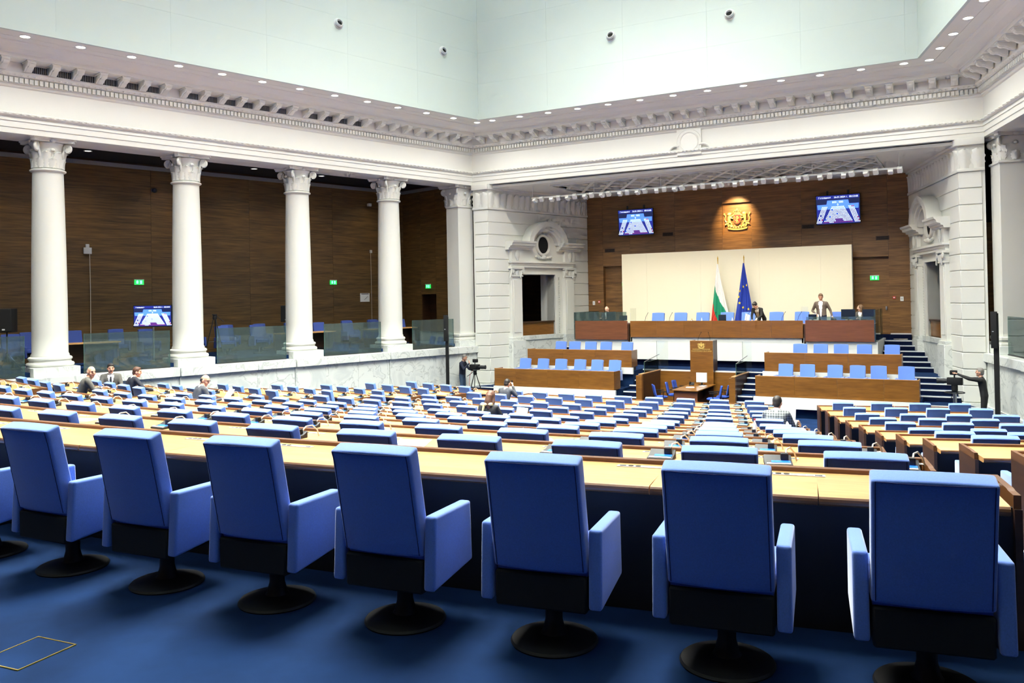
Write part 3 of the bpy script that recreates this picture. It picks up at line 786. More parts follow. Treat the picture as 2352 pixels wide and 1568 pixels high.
MB().box(-7.4, 7.4, Y_STAGE + 0.34, Y_STAGE + 0.6, 0, 8.7).build('core', 'wood_dark', sw)
MB().box(-6.96, -6.19, Y_STAGE - 0.02, Y_STAGE, 2.08, 2.13).box(6.19, 6.96, Y_STAGE - 0.02, Y_STAGE, 2.08, 2.13).build('skirting', 'nosing', sw)
for i, (a, b) in enumerate(((-6.17, -4.82), (4.82, 6.17))):
    d = root_struct('door_%d' % (i + 1), None, 'recessed flush wooden door beside the presidium screen')
    MB().box(a, b, Y_STAGE + 0.24, Y_STAGE + 0.30, 2.08, 5.22).build('door_leaf', 'wood_stage', d)
    MB().box(b - 0.16, b - 0.10, Y_STAGE + 0.18, Y_STAGE + 0.24, 3.05, 3.2).build('door_handle', 'steel', d, bevel=0.01)
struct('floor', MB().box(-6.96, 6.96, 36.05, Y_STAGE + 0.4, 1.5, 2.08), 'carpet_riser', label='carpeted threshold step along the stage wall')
RC = 8.50
ceil = root_struct('ceiling', None, 'white ceiling of the stage recess with lattice panel')
LX, LY0, LY1 = 6.2, 31.2, 34.3
def rc(x0, x1, y0, y1): MB().box(x0, x1, y0, y1, RC, RC + 0.1).build('ceiling_board', 'plaster', ceil)
rc(-8.9, 8.9, 30.45, LY0); rc(-8.9, -LX, LY0, LY1); rc(LX, 8.9, LY0, LY1); rc(-8.9, 8.9, LY1, 36.9)
MB().box(-9, 9, 30.3, 37, 8.9, 9.0).build('lattice_void', 'recess_grey', ceil)
MB().box(-LX - 0.08, LX + 0.08, LY0 - 0.08, LY0, RC - 0.06, RC + 0.06).box(-LX - 0.08, LX + 0.08, LY1, LY1 + 0.08, RC - 0.06, RC + 0.06).box(-LX - 0.08, -LX, LY0, LY1, RC - 0.06, RC + 0.06).box(LX, LX + 0.08, LY0, LY1, RC - 0.06, RC + 0.06).build('lattice_border', 'ornament', ceil)
LH = LY1 - LY0
RUN, step = 1.86, 0.93
x = -LX - RUN
while x < LX:
    for d in (1, -1):
        a = Vector((x, LY0 if d > 0 else LY1)); b = Vector((x + RUN, LY1 if d > 0 else LY0))
        t0 = max(0, (-LX - a.x) / RUN); t1 = min(1, (LX - a.x) / RUN)
        if t1 - t0 < 0.05: continue
        p, q = a.lerp(b, t0), a.lerp(b, t1)
        L_ = (q - p).length; an = math.atan2(q.y - p.y, q.x - p.x)
        MB().box(0, L_, -0.07, 0.07, -0.03, 0.12).build('lattice_bar', 'ornament', ceil, T(p.x, p.y, RC + 0.004 * d, an))
    x += step
lf = MB()
lf.prism([(-0.22, 0), (-0.1, 0.3), (0.0, 0.42), (0.1, 0.3), (0.22, 0), (0.1, -0.3), (0.0, -0.42), (-0.1, -0.3)], 0.05, 0.09)
lfm = lf.mesh('lattice_leaf', 'ornament')
x = -LX + step * 0.5
q = 0
while x < LX:
    for yy in ((0.0, 0.5, 1.0) if q % 2 else (0.25, 0.75)):
        if 0.1 < yy < 0.9: obj('lattice_leaf', lfm, ceil, T(x, LY0 + LH * yy, RC))
    x += step * 0.5; q += 1

# ------------------------------------------------------------------ stage platforms
PF = 0.90; DAIS = 1.90
st_ = 'carpet'
struct('floor', MB().box(-7.0, 7.0, 31.35, 33.05, -0.9, PF), st_, label='carpeted platform behind the lectern')
struct('floor', MB().box(-5.95, 5.95, 33.0, 36.6, -0.9, DAIS), st_, label='carpeted dais floor of the presidium')
dp = root_struct('trim_61', None, 'white front of the presidium dais')  # body of the dais: white front, dark riser, solid side blocks
MB().box(-3.48, 3.48, 32.86, 33.0, 1.17, 2.09).build('dais_front', 'white_gloss', dp)
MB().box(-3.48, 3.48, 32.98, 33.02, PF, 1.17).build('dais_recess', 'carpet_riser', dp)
for sg in (-1, 1):
    MB().box(sg * 3.5, sg * 6.05, 32.8, 36.0, PF, 1.97).build('dais_side', 'white_gloss', dp)
for sg in (-1, 1):
    def bx(x0, x1, y0, y1, z1, z0=-0.9):
        return MB().box(sg * x0, sg * x1, y0, y1, z0, z1)
    struct('floor', bx(2.5, 7.62, 28.62, 30.25, 0.32), st_, label='carpeted platform of the front bench')
    struct('floor', bx(2.4, 6.98, 30.25, 33.0, 0.92), st_, label='carpeted platform of the second bench')
    # outer stair beside the recess wall
    ys = [29.39, 30.44, 30.75, 31.15, 31.53, 33.41, 33.80, 34.15, 34.52, 34.95, 35.37]
    zs = [0.17, 0.35, 0.52, 0.69, 0.86, 1.04, 1.21, 1.38, 1.55, 1.73, 1.90]
    stt = root_struct('floor_stair', None, 'carpeted stair with pale nosings, %s of the stage' % SIDE[sg])
    ye = ys[1:] + [36.1]
    for y, y2, z in zip(ys, ye, zs):
        xi = 7.64 if y < 30.2 else (7.0 if y < 33 else 6.06)
        def xo(yy): return 8.77 - (yy - 30.27) * 0.2947 - 0.02 if yy > 30.27 else 9.2
        a = [(sg * xi, y), (sg * xo(y), y), (sg * xo(min(y2, 36.1)), y2), (sg * xi, y2)]
        MB().prism(a, -0.9, z - 0.002).build('step', 'carpet_riser' if False else 'carpet', stt)
        MB().prism([(sg * xi, y - 0.012), (sg * xo(y), y - 0.012), (sg * xo(y), y + 0.06), (sg * xi, y + 0.06)], z - 0.035, z + 0.004).build('nosing', 'nosing', stt)
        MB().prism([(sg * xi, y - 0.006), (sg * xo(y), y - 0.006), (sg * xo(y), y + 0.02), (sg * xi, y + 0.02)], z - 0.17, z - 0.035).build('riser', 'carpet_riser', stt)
    # inner stair between pit wall and bench
    stt = root_struct('floor_stair', None, 'short carpeted stair with pale nosings, %s of the lectern' % SIDE[sg])
    ys = [29.15, 29.45, 30.1, 30.42, 30.9, 31.35]; zs = [0.05, 0.22, 0.39, 0.56, 0.73, 0.90]
    for y, y2, z in zip(ys, ys[1:] + [31.6], zs):
        MB().box(sg * 1.78, sg * 2.5, y, y2, -0.9, z - 0.002).build('step', 'carpet', stt)
        MB().box(sg * 1.78, sg * 2.5, y - 0.012, y + 0.06, z - 0.035, z + 0.004).build('nosing', 'nosing', stt)
        MB().box(sg * 1.78, sg * 2.5, y - 0.006, y + 0.02, z - 0.17, z - 0.035).build('riser', 'carpet_riser', stt)
struct('trim_60', MB().box(-1.78, 1.78, 31.3, 31.42, PF - 0.04, PF + 0.006), 'nosing', label='pale nosing along the lectern platform')
# low wooden walls round the stenographers' pit
pw = root_struct('wall_pit', None, 'low wooden wall round the clerks pit')
MB().box(-1.7, 1.7, 31.25, 31.34, P_FLOOR, PF - 0.04).build('pit_back', 'wood_bench', pw)
for sg in (-1, 1):
    MB().box(sg * 1.66, sg * 1.76, 29.15, 31.3, P_FLOOR, 0.89).build('pit_side', 'wood_bench' if False else 'wood_dark', pw)
    MB().box(sg * 1.60, sg * 1.82, 29.0, 29.16, P_FLOOR, 0.87).build('pit_post', 'wood_bench', pw)
    MB().box(sg * 1.64, sg * 1.78, 29.16, 31.3, 0.89, 0.915).build('pit_rail', 'wood_top', pw)
# ================================================================== FURNITURE
def rounded_back(w, h, t, lean, curve, nx=9, nz=7, drop=0.0):
    """upholstered back: concave towards the sitter (+y), leaning backwards; z from 0 to h; returns MB of a closed slab"""
    mb = MB(); g = {}
    def P(i, j, side):
        u = -1 + 2 * i / nx; v = j / nz
        x = u * w / 2; y = -lean * v + curve * u * u + (t / 2 if side else -t / 2)
        if not side: y += 0.0
        return (x, y, v * h - (0.010 * u * u if j == nz else 0) - (drop if (j == nz and not side) else 0))
    vs = []
    for side in (0, 1):
        for j in range(nz + 1):
            for i in range(nx + 1):
                g[(i, j, side)] = len(vs); vs.append(P(i, j, side))
    fs = []
    for j in range(nz):
        for i in range(nx):
            fs.append((g[i, j, 0], g[i + 1, j, 0], g[i + 1, j + 1, 0], g[i, j + 1, 0]))
            fs.append((g[i, j, 1], g[i, j + 1, 1], g[i + 1, j + 1, 1], g[i + 1, j, 1]))
    for i in range(nx):
        fs.append((g[i, 0, 0], g[i, 0, 1], g[i + 1, 0, 1], g[i + 1, 0, 0])); fs.append((g[i, nz, 0], g[i + 1, nz, 0], g[i + 1, nz, 1], g[i, nz, 1]))
    for j in range(nz):
        fs.append((g[0, j, 0], g[0, j + 1, 0], g[0, j + 1, 1], g[0, j, 1])); fs.append((g[nx, j, 0], g[nx, j, 1], g[nx, j + 1, 1], g[nx, j + 1, 0]))
    mb.add(vs, fs)
    return mb
BW, BH, BT, LEAN, CURV = 0.487, 0.60, 0.098, 0.13, 0.028
def make_chair(col, w=BW, h=BH, piping=True, armless=False):
    """local: origin on the floor under the seat, sitter faces +y, back at -y"""
    t = thing('armchair', 'blue upholstered armchair', 'armchair')
    back_y = -0.20
    b = rounded_back(w, h, BT, LEAN, CURV, drop=0.032)
    bo = b.build('backrest', col, t, T(0, back_y, 0.44), bevel=0.016, bseg=3, angle=60)
    if piping:
        pts = []
        yb = lambda u, v: -LEAN * v + CURV * u * u - BT / 2 - (0.007 if v > 0.9 else 0.0005)
        for i in range(13):
            u = -0.93 + 1.86 * i / 12; pts.append((u * w / 2, yb(u, 0.925), h * 0.925))
        for i in range(1, 7):
            v = 0.925 - 0.91 * i / 6; pts.append((0.93 * w / 2, yb(0.93, v), h * v))
        left = [(-0.93 * w / 2, yb(-0.93, 0.925 - 0.91 * i / 6), h * (0.925 - 0.91 * i / 6)) for i in range(6, 0, -1)]
        MB().tube(left + pts, 0.0022, 5).build('piping', 'chair_seam', bo, None, smooth=True)
    MB().box(-w / 2 + 0.005, w / 2 - 0.005, -0.20, 0.26, 0.40, 0.52).build('seat', col, t, bevel=0.025, bseg=3)
    arm = MB()
    prof = [(-0.235, 0.265), (-0.21, 0.655), (0.21, 0.65), (0.225, 0.31)]
    arm.prism(prof, -0.034, 0.034, 'x')
    am = arm.mesh('armrest', col, bevel=0.018, bseg=3)
    for s in (-1, 1): obj('armrest', am, t, T(s * (w / 2 + 0.041), 0, 0))
    MB().box(-w / 2 + 0.004, w / 2 - 0.004, -0.225, 0.2, 0.24, 0.42).build('seat_shell', 'black_soft', t, bevel=0.01, bseg=1)
    MB().lathe([(0.085, 0.03), (0.06, 0.06), (0.045, 0.12), (0.045, 0.24), (0.09, 0.245)], 20).build('pedestal', 'black', t, smooth=True)
    MB().lathe([(0.225, 0.0), (0.23, 0.008), (0.222, 0.02), (0.16, 0.032), (0.10, 0.045), (0.02, 0.05)], 36).build('base_disc', 'black', t, smooth=True)
    return t
CHAIR = make_chair('chair_blue')
chair_used = False
N_CH = [0]
def place_chair(proto, M, label, group):
    N_CH[0] += 1
    return copy_tree(proto, M, label, group)
def in_view(p, ml=420, mr=420):
    q = to_px(p)
    return q is not None and -ml < q[0] < 2352 + mr
def seat_c(k, i):
    """centre of the chair seat: i-th place from the right aisle of central row k"""
    R = YC - vk(k); a = (xe(k) - 0.89 * i) / R
    Rs = R - 0.345
    return Vector((X0 + Rs * math.sin(a), YC - Rs * math.cos(a), FL[k - 1])), a
def seat_s(k, j, sg):
    x = X0 + sg * (xe(k) + 2.1 + j * 0.86)
    y = yrow(k, x); n = Vector((-sg * SS, CS))
    p = Vector((x, y)) + n * 0.345
    return Vector((p.x, p.y, FL[k - 1])), sg * S
SEATS = {}
for k in range(1, 13):
    for i in range(21 - k):
        p, a = seat_c(k, i)
        if not in_view((p.x, p.y, p.z + 0.9), {1: 800, 2: 700}.get(k, 520)): continue
        a2 = a + random.uniform(-0.03, 0.03)
        SEATS[('c', k, i)] = (p, a)
        lab = 'blue upholstered armchair, %s seat from the right aisle, %s central row from the camera' % (ORD[i + 1], ORD[k])
        place_chair(CHAIR, T(p.x, p.y, p.z, a2), lab, 'armchairs of the central seating block')
    for sg in (-1, 1):
        for j in range(4):
            p, a = seat_s(k, j, sg)
            if not in_view((p.x, p.y, p.z + 0.9), 300, 420): continue
            SEATS[(SIDE[sg], k, j)] = (p, a)
            lab = 'blue upholstered armchair, %s seat from the aisle, %s %s-block row from the stage' % (ORD[j + 1], ORD[13 - k], SIDE[sg])
            place_chair(CHAIR, T(p.x, p.y, p.z, a + random.uniform(-0.05, 0.05)), lab, 'armchairs of the %s seating block' % SIDE[sg])
# ------------------------------------------------------------------ desk rows
D0, D0S, D1, D2 = 0.73, 0.64, 1.33, 1.385      # near edge, rail, far face, measured from the row line
def panel_mesh(w, D0=D0):
    th = 0.052; r = 0.026
    prof = [(D1 - D0, 0), (D1 - D0, -th), (0.03, -th)] + [(r - r * math.sin(q * PI / 6 ), -r - r * math.cos(q * PI / 6)) for q in range(1, 6)] + [(0.03, 0)]
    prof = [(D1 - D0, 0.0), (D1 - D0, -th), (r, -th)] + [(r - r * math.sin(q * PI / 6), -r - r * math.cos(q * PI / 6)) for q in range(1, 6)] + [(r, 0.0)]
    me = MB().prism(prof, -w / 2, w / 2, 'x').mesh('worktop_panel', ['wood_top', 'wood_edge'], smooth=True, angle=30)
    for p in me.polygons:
        if p.center.y < 0.024 and p.normal.z < 0.9: p.material_index = 1      # shade on the near edge, painted in as darker wood
    return me
def socket_mesh():
    mb = MB(); mb.box(-0.17, 0.17, -0.024, 0.024, 0.0, 0.004); mb.m = 1
    mb.box(-0.155, -0.115, -0.010, 0.010, 0.004, 0.006)
    for x in (-0.085, -0.04): mb.lathe([(0.017, 0.004), (0.017, 0.0065)], 12, (x, 0))
    mb.box(0.115, 0.155, -0.012, 0.006, 0.004, 0.0055); mb.m = 2
    for x in (0.0, 0.05, 0.09): mb.box(x - 0.018, x + 0.018, -0.015, 0.015, 0.004, 0.0052)
    return mb.mesh('socket_strip', ['light_grey', 'black', 'grey'])
SOCK = socket_mesh()
def desk_row(name, label, group, pts, lower, top, seats, k, endsgn, D0=D0):
    """pts: function off -> polyline of the desk at that offset; lower: floor in front"""
    d = thing('desk_row', label, 'desk', (0, 0, 0), group=group)
    W = seats[0][3]
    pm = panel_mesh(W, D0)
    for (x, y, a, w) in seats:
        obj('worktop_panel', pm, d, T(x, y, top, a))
        obj('socket_strip', SOCK, d, T(x, y, top, a) @ T(0.31, 1.235 - D0, 0))
    def strip(o0, o1, z0, z1, nm, m):
        a, b = pts(o0), pts(o1)
        MB().prism(a + b[::-1], z0, z1).build(nm, m, d)
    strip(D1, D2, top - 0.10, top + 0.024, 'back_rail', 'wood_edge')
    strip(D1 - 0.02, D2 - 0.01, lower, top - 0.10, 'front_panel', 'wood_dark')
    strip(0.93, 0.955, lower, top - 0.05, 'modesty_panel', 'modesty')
    # end boards
    for e in (0, -1):
        p0, p1 = Vector(pts(D0 + 0.02)[e]), Vector(pts(D2)[e])
        ax = (p1 - p0); L_ = ax.length; an = math.atan2(ax.y, ax.x)
        s = -1 if e == 0 else 1
        y0, y1 = (0.0, 0.035) if e == 0 else (-0.035, 0.0)
        eb = MB().box(0.14, L_, y0, y1, lower, top - 0.05).build('end_board', 'wood_dark' if endsgn == 1 and seats[0][3] < 0.885 else 'wood_edge', d, T(p0.x, p0.y, 0, an))
        prof = [(0.16, top - 0.055), (L_, top - 0.055), (L_, top + 0.024), (0.30, top + 0.024), (0.26, top + 0.018), (0.16, top + 0.018)]
        MB().prism(prof, y0, y1, 'y').build('end_rim', 'wood_edge', d, T(p0.x, p0.y, 0, an))
    return d
DESKTOP = {}
for k in range(1, 13):
    R = YC - vk(k)
    lower = FL[k] if k < 12 else P_FLOOR
    top = FL[k - 1] + 0.75
    idx = [i for i in range(21 - k) if ('c', k, i) in SEATS]
    i1 = max(idx)
    a_hi = (xe(k) + 0.445) / R; a_lo = (xe(k) - 0.89 * i1 - 0.445) / R
    if i1 == 20 - k: a_lo -= 0.02 / R
    a_hi += 0.05 / R
    def pts(off, R=R, a_lo=a_lo, a_hi=a_hi):
        n = 24; r = R - off
        return [(X0 + r * math.sin(a), YC - r * math.cos(a)) for a in [a_lo + (a_hi - a_lo) * q / n for q in range(n + 1)]]
    seats = []
    for i in idx:
        a = (xe(k) - 0.89 * i) / R; r = R - D0
        wd_ = 0.89 * (R - D0) / R - 0.006
        x, y = X0 + r * math.sin(a), YC - r * math.cos(a)
        seats.append((x, y, a, wd_)); DESKTOP[('c', k, i)] = (x, y, a, top)
    # the panel next to the aisle is a little longer
    desk_row('desk_row', 'long curved light wood desk of the %s central row from the camera' % ORD[k], 'curved desks of the central block', pts, lower, top, seats, k, 1)
    for sg in (-1, 1):
        js = [j for j in range(4) if (SIDE[sg], k, j) in SEATS]
        if not js: continue
        xa_ = xe(k) + 2.1 - 0.43; xb_ = xe(k) + 2.1 + 3 * 0.86 + 0.44
        n = Vector((-sg * SS, CS)); tdir = Vector((CS, sg * SS))
        def pts2(off, k=k, sg=sg, n=n, xa_=xa_, xb_=xb_):
            q = [Vector((X0 + sg * x, yrow(k, X0 + sg * x))) + n * off for x in (xa_, xb_)]
            q = [(v.x, v.y) for v in q]
            return q if sg > 0 else q[::-1]
        seats = []
        for j in js:
            x = X0 + sg * (xe(k) + 2.1 + j * 0.86)
            p = Vector((x, yrow(k, x))) + n * D0S
            seats.append((p.x, p.y, sg * S, 0.86 / CS - 0.008)); DESKTOP[(SIDE[sg], k, j)] = (p.x, p.y, sg * S, top)
        desk_row('desk_row', 'straight light wood desk of the %s %s-block row from the stage' % (ORD[13 - k], SIDE[sg]), 'straight desks of the side blocks', pts2, lower, top, seats, k, sg, D0S)
# ------------------------------------------------------------------ conference units and papers on the desks
def unit():
    t = thing('conference_unit', 'black conference microphone unit', 'microphone unit')
    prof = [(-0.085, 0.0), (-0.085, 0.018), (0.03, 0.034), (0.085, 0.062), (0.085, 0.0)]
    MB().prism(prof, -0.10, 0.10, 'x').build('housing', 'dark_grey', t, bevel=0.006, bseg=2)
    sl = math.atan2(0.016, 0.115)
    MB().box(-0.05, 0.085, -0.022, 0.022, 0.0, 0.004).build('display', 'lcd_blue', t, T(0, -0.02, 0.0275, rx=sl))
    MB().box(-0.085, 0.085, -0.012, 0.012, 0.0, 0.004).build('button_row', 'light_grey', t, T(0, -0.064, 0.0215, rx=sl))
    MB().box(0.02, 0.075, 0.0, 0.05, 0.035, 0.085).build('microphone_socket', 'black', t, bevel=0.006)
    MB().tube([(0.06, 0.05, 0.06), (0.07, 0.10, 0.10), (0.10, 0.15, 0.105), (0.135, 0.18, 0.06), (0.15, 0.185, 0.0)], 0.007, 6).build('cord', 'cord', t, smooth=True)
    return t
UNIT = unit()
for (b, k, i), (x, y, a, top) in DESKTOP.items():
    if b == 'c' and (k == 1 or (k == 2 and i not in (0, 1, 2, 3, 5, 6, 8, 9))): continue
    if b == 'right' and not (i in (1, 3) or (k + i) % 4 == 0): continue
    off = T(0.34 + random.uniform(-0.02, 0.02), 0.22 + random.uniform(-0.03, 0.05), 0.0, random.uniform(-0.15, 0.15))
    if b == 'c': lab = 'black conference microphone unit, %s place from right aisle on %s central desk' % (ORD[i + 1], ORD[k])
    else: lab = 'black conference microphone unit, %s place from aisle on %s %s-block desk from stage' % (ORD[i + 1], ORD[13 - k], b)
    copy_tree(UNIT, T(x, y, top, a) @ off, lab, 'conference units on the desks')
PAP = MB().box(-0.105, 0.105, -0.1485, 0.1485, 0, 0.003).mesh('paper_sheet', 'paper')
PAP2 = MB().box(-0.15, 0.15, -0.21, 0.21, 0, 0.004).mesh('paper_sheet', 'paper')
paper_at = [('c', 2, 4), ('c', 2, 9), ('c', 3, 3), ('c', 3, 8), ('c', 3, 10), ('c', 4, 9), ('c', 4, 5), ('c', 5, 5), ('c', 5, 8), ('c', 6, 7), ('c', 6, 10), ('c', 6, 3), ('c', 7, 9), ('c', 7, 4), ('c', 8, 6), ('c', 8, 10),
            ('c', 9, 5), ('c', 9, 9), ('c', 10, 7), ('c', 10, 4), ('c', 11, 6), ('c', 11, 8), ('c', 12, 4), ('c', 12, 6), ('c', 12, 8), ('c', 12, 3), ('c', 2, 2), ('c', 5, 1), ('c', 8, 2),
            ('right', 9, 0), ('right', 8, 0), ('right', 7, 0), ('right', 6, 0), ('right', 11, 1), ('right', 12, 3), ('right', 10, 2), ('right', 7, 1),
            ('left', 12, 3), ('left', 12, 1), ('left', 11, 2), ('left', 10, 3), ('left', 10, 1), ('left', 9, 2), ('left', 8, 1), ('left', 7, 2), ('left', 6, 0), ('left', 9, 0), ('left', 11, 0)]
for n_, (b, k, i) in enumerate(paper_at):
    if (b, k, i) not in DESKTOP: continue
    x, y, a, top = DESKTOP[(b, k, i)]
    o = obj('paper_sheet', PAP2 if n_ % 3 == 0 else PAP, None, T(x, y, top + 0.001, a) @ T(-0.16 if b != 'right' else 0.05, 0.29, 0, random.uniform(-0.5, 0.5) + (PI / 2 if n_ % 2 else 0)))
    if b == 'c': lab = 'white paper sheet lying at %s place from right aisle on %s central desk' % (ORD[i + 1], ORD[k])
    else: lab = 'white paper sheet lying at %s place from aisle on %s %s-block desk from stage' % (ORD[i + 1], ORD[13 - k], b)
    tag(o, lab, 'paper', 'papers on the desks')

# ------------------------------------------------------------------ stage benches with chairs facing the hall
BCHAIR = CHAIR
def bench(sg, row, x0, x1, y, z0, z1, floor, seams, chairs, plinth_bot):
    lab = 'brown wood veneer government bench, %s row, %s of the lectern' % (('front', 'rear')[row], SIDE[sg])
    b = thing('bench', lab, 'bench', (0, 0, 0), group='government benches facing the hall')
    xs = [x0] + seams + [x1]
    for a, c in zip(xs[:-1], xs[1:]):
        MB().box(sg * a + sg * 0.002, sg * c - sg * 0.002, y, y + 0.04, z0, z1).build('front_board', 'wood_bench', b)
    for xx, d in ((x0, 1), (x1, -1)):
        MB().box(sg * xx, sg * (xx + d * 0.04), y + 0.04, y + 0.62, z0, z1).build('side_board', 'wood_bench', b)
    MB().box(sg * (x0 + 0.04), sg * (x1 - 0.04), y + 0.04, y + 0.62, z1 - 0.12, z1 - 0.085).build('worktop', 'wood_top', b)
    MB().box(sg * x0, sg * x1, y, y + 0.05, z1, z1 + 0.012).build('top_rail', 'wood_top', b)
    MB().box(sg * (x0 + 0.06), sg * (x1 - 0.02), y + 0.04, y + 0.6, floor, z0 + 0.02).build('support', 'wood_dark', b)
    p = struct('wall_bench', MB().box(sg * (x0 - 0.06), sg * (x1 + 0.02), y - 0.06, y + 0.04, plinth_bot, z0 - 0.012), 'white_gloss', label='white plinth under a government bench')
    for n_, cx in enumerate(chairs):
        lab = 'light blue armchair behind the %s %s bench, %s seat from the lectern' % (('front', 'rear')[row], SIDE[sg], ORD[n_ + 1])
        place_chair(BCHAIR, T(sg * cx, y + 1.10, floor, PI + random.uniform(-0.08, 0.08), s=1.0), lab, 'armchairs of the government benches')
for sg in (-1, 1):
    b1 = [3.36, 4.10, 4.97, 5.67, 6.35, 7.16] if sg > 0 else [2.98, 3.72, 4.45, 5.25, 6.07, 6.87]
    b2 = [3.58, 4.27, 4.98, 5.73, 6.61] if sg > 0 else [3.13, 4.04, 4.70, 5.42, 6.08]
    d = 0.07 * sg
    bench(sg, 0, 2.55 + d, 7.58 + d * 0.3, 28.5, 0.36, 1.03, 0.32, [3.9, 5.22, 6.6], b1, -0.02 if sg > 0 else -0.2)
    bench(sg, 1, 2.5 + d, 6.98 + d * 0.3, 30.2, 1.06, 1.70, 0.92, [3.95, 5.35], b2, 0.8)
    # recessed toe kick below the white plinth
# white end steps of the plinths
# ------------------------------------------------------------------ presidium desk and side desks
pd = thing('presidium_desk', 'long light brown presidium desk with six front boards on the dais', 'desk')
for q in range(6):
    a = -3.46 + q * 6.92 / 6
    MB().box(a + 0.002, a + 6.92 / 6 - 0.002, 32.80, 32.86, 2.09, 2.76).build('front_board', 'wood_presidium', pd)
MB().box(-3.46, 3.46, 32.86, 33.75, 2.58, 2.62).build('worktop', 'wood_top', pd)
for s in (-1, 1): MB().box(s * 3.46, s * 3.40, 32.86, 33.7, 1.9, 2.58).build('side_board', 'wood_presidium', pd)
for sg in (-1, 1):
    sd = thing('side_desk', 'reddish brown clerk desk with glass screen, %s end of the dais' % SIDE[sg], 'desk')
    MB().box(sg * 3.56, sg * 5.95, 32.72, 32.78, 1.98, 2.77).build('front_board', 'wood_red', sd)
    MB().box(sg * 3.56, sg * 5.95, 32.78, 33.75, 2.62, 2.66).build('worktop', 'wood_red', sd)
    MB().box(sg * 3.50, sg * 3.56, 32.78, 33.75, 1.9, 2.62).build('inner_board', 'wood_dark', sd)
    MB().box(sg * 3.60, sg * 5.95, 32.74, 32.76, 2.77, 3.14 if sg < 0 else 2.9).build('glass_screen', 'glass', sd)
    MB().box(sg * 5.95, sg * 6.0, 32.72, 35.4, 1.98, 3.14).build('glass_side', 'glass', sd)
    MB().box(sg * 3.34, sg * 3.60, 33.2, 33.212, 2.66, 3.28).build('glass_divider', 'glass_clear', sd)
for n_, cx in enumerate((-2.84, -1.84, -0.88, 0.15, 1.02, 2.14, 3.13)):
    place_chair(CHAIR, T(cx, 34.3, DAIS, PI, s=1.12), 'light blue armchair behind the presidium desk, %s from the left' % ORD[n_ + 1], 'armchairs of the presidium')
place_chair(CHAIR, T(4.5, 34.5, DAIS, PI + 0.2, s=1.1), 'light blue armchair behind the right clerk desk beside standing man', 'armchairs of the presidium')
place_chair(CHAIR, NICHEF[-1] @ T(2.6, 0.9, 1.95, 0.3 + PI), 'blue armchair in the dark box behind the left doorway', 'armchairs of the stage boxes')
# ------------------------------------------------------------------ lectern
LX0 = 0.07
le = thing('lectern', 'tall wooden lectern with golden crest and lettering on its front', 'lectern', (LX0, 31.0, 0))
MB().box(-0.44, 0.44, 0.0, 0.05, P_FLOOR, 2.05).build('front_board', 'wood_bench', le)
for s in (-1, 1): MB().box(s * 0.44, s * 0.40, 0.05, 0.6, 0.9, 2.06).build('side_board', 'wood_dark', le)
MB().box(-0.40, 0.40, 0.05, 0.55, 1.92, 1.96).build('reading_top', 'wood_top', le)
MB().box(-0.44, 0.44, 0.0, 0.06, 2.05, 2.065).build('top_rail', 'wood_top', le)
text_part('lettering', 'НАРОДНО СЪБРАНИЕ', 0.062, 'gold_paint', le, T(0.0, -0.004, 1.735) @ RX90)
text_part('lettering', 'НА РЕПУБЛИКА БЪЛГАРИЯ', 0.058, 'gold_paint', le, T(0.0, -0.004, 1.665) @ RX90)
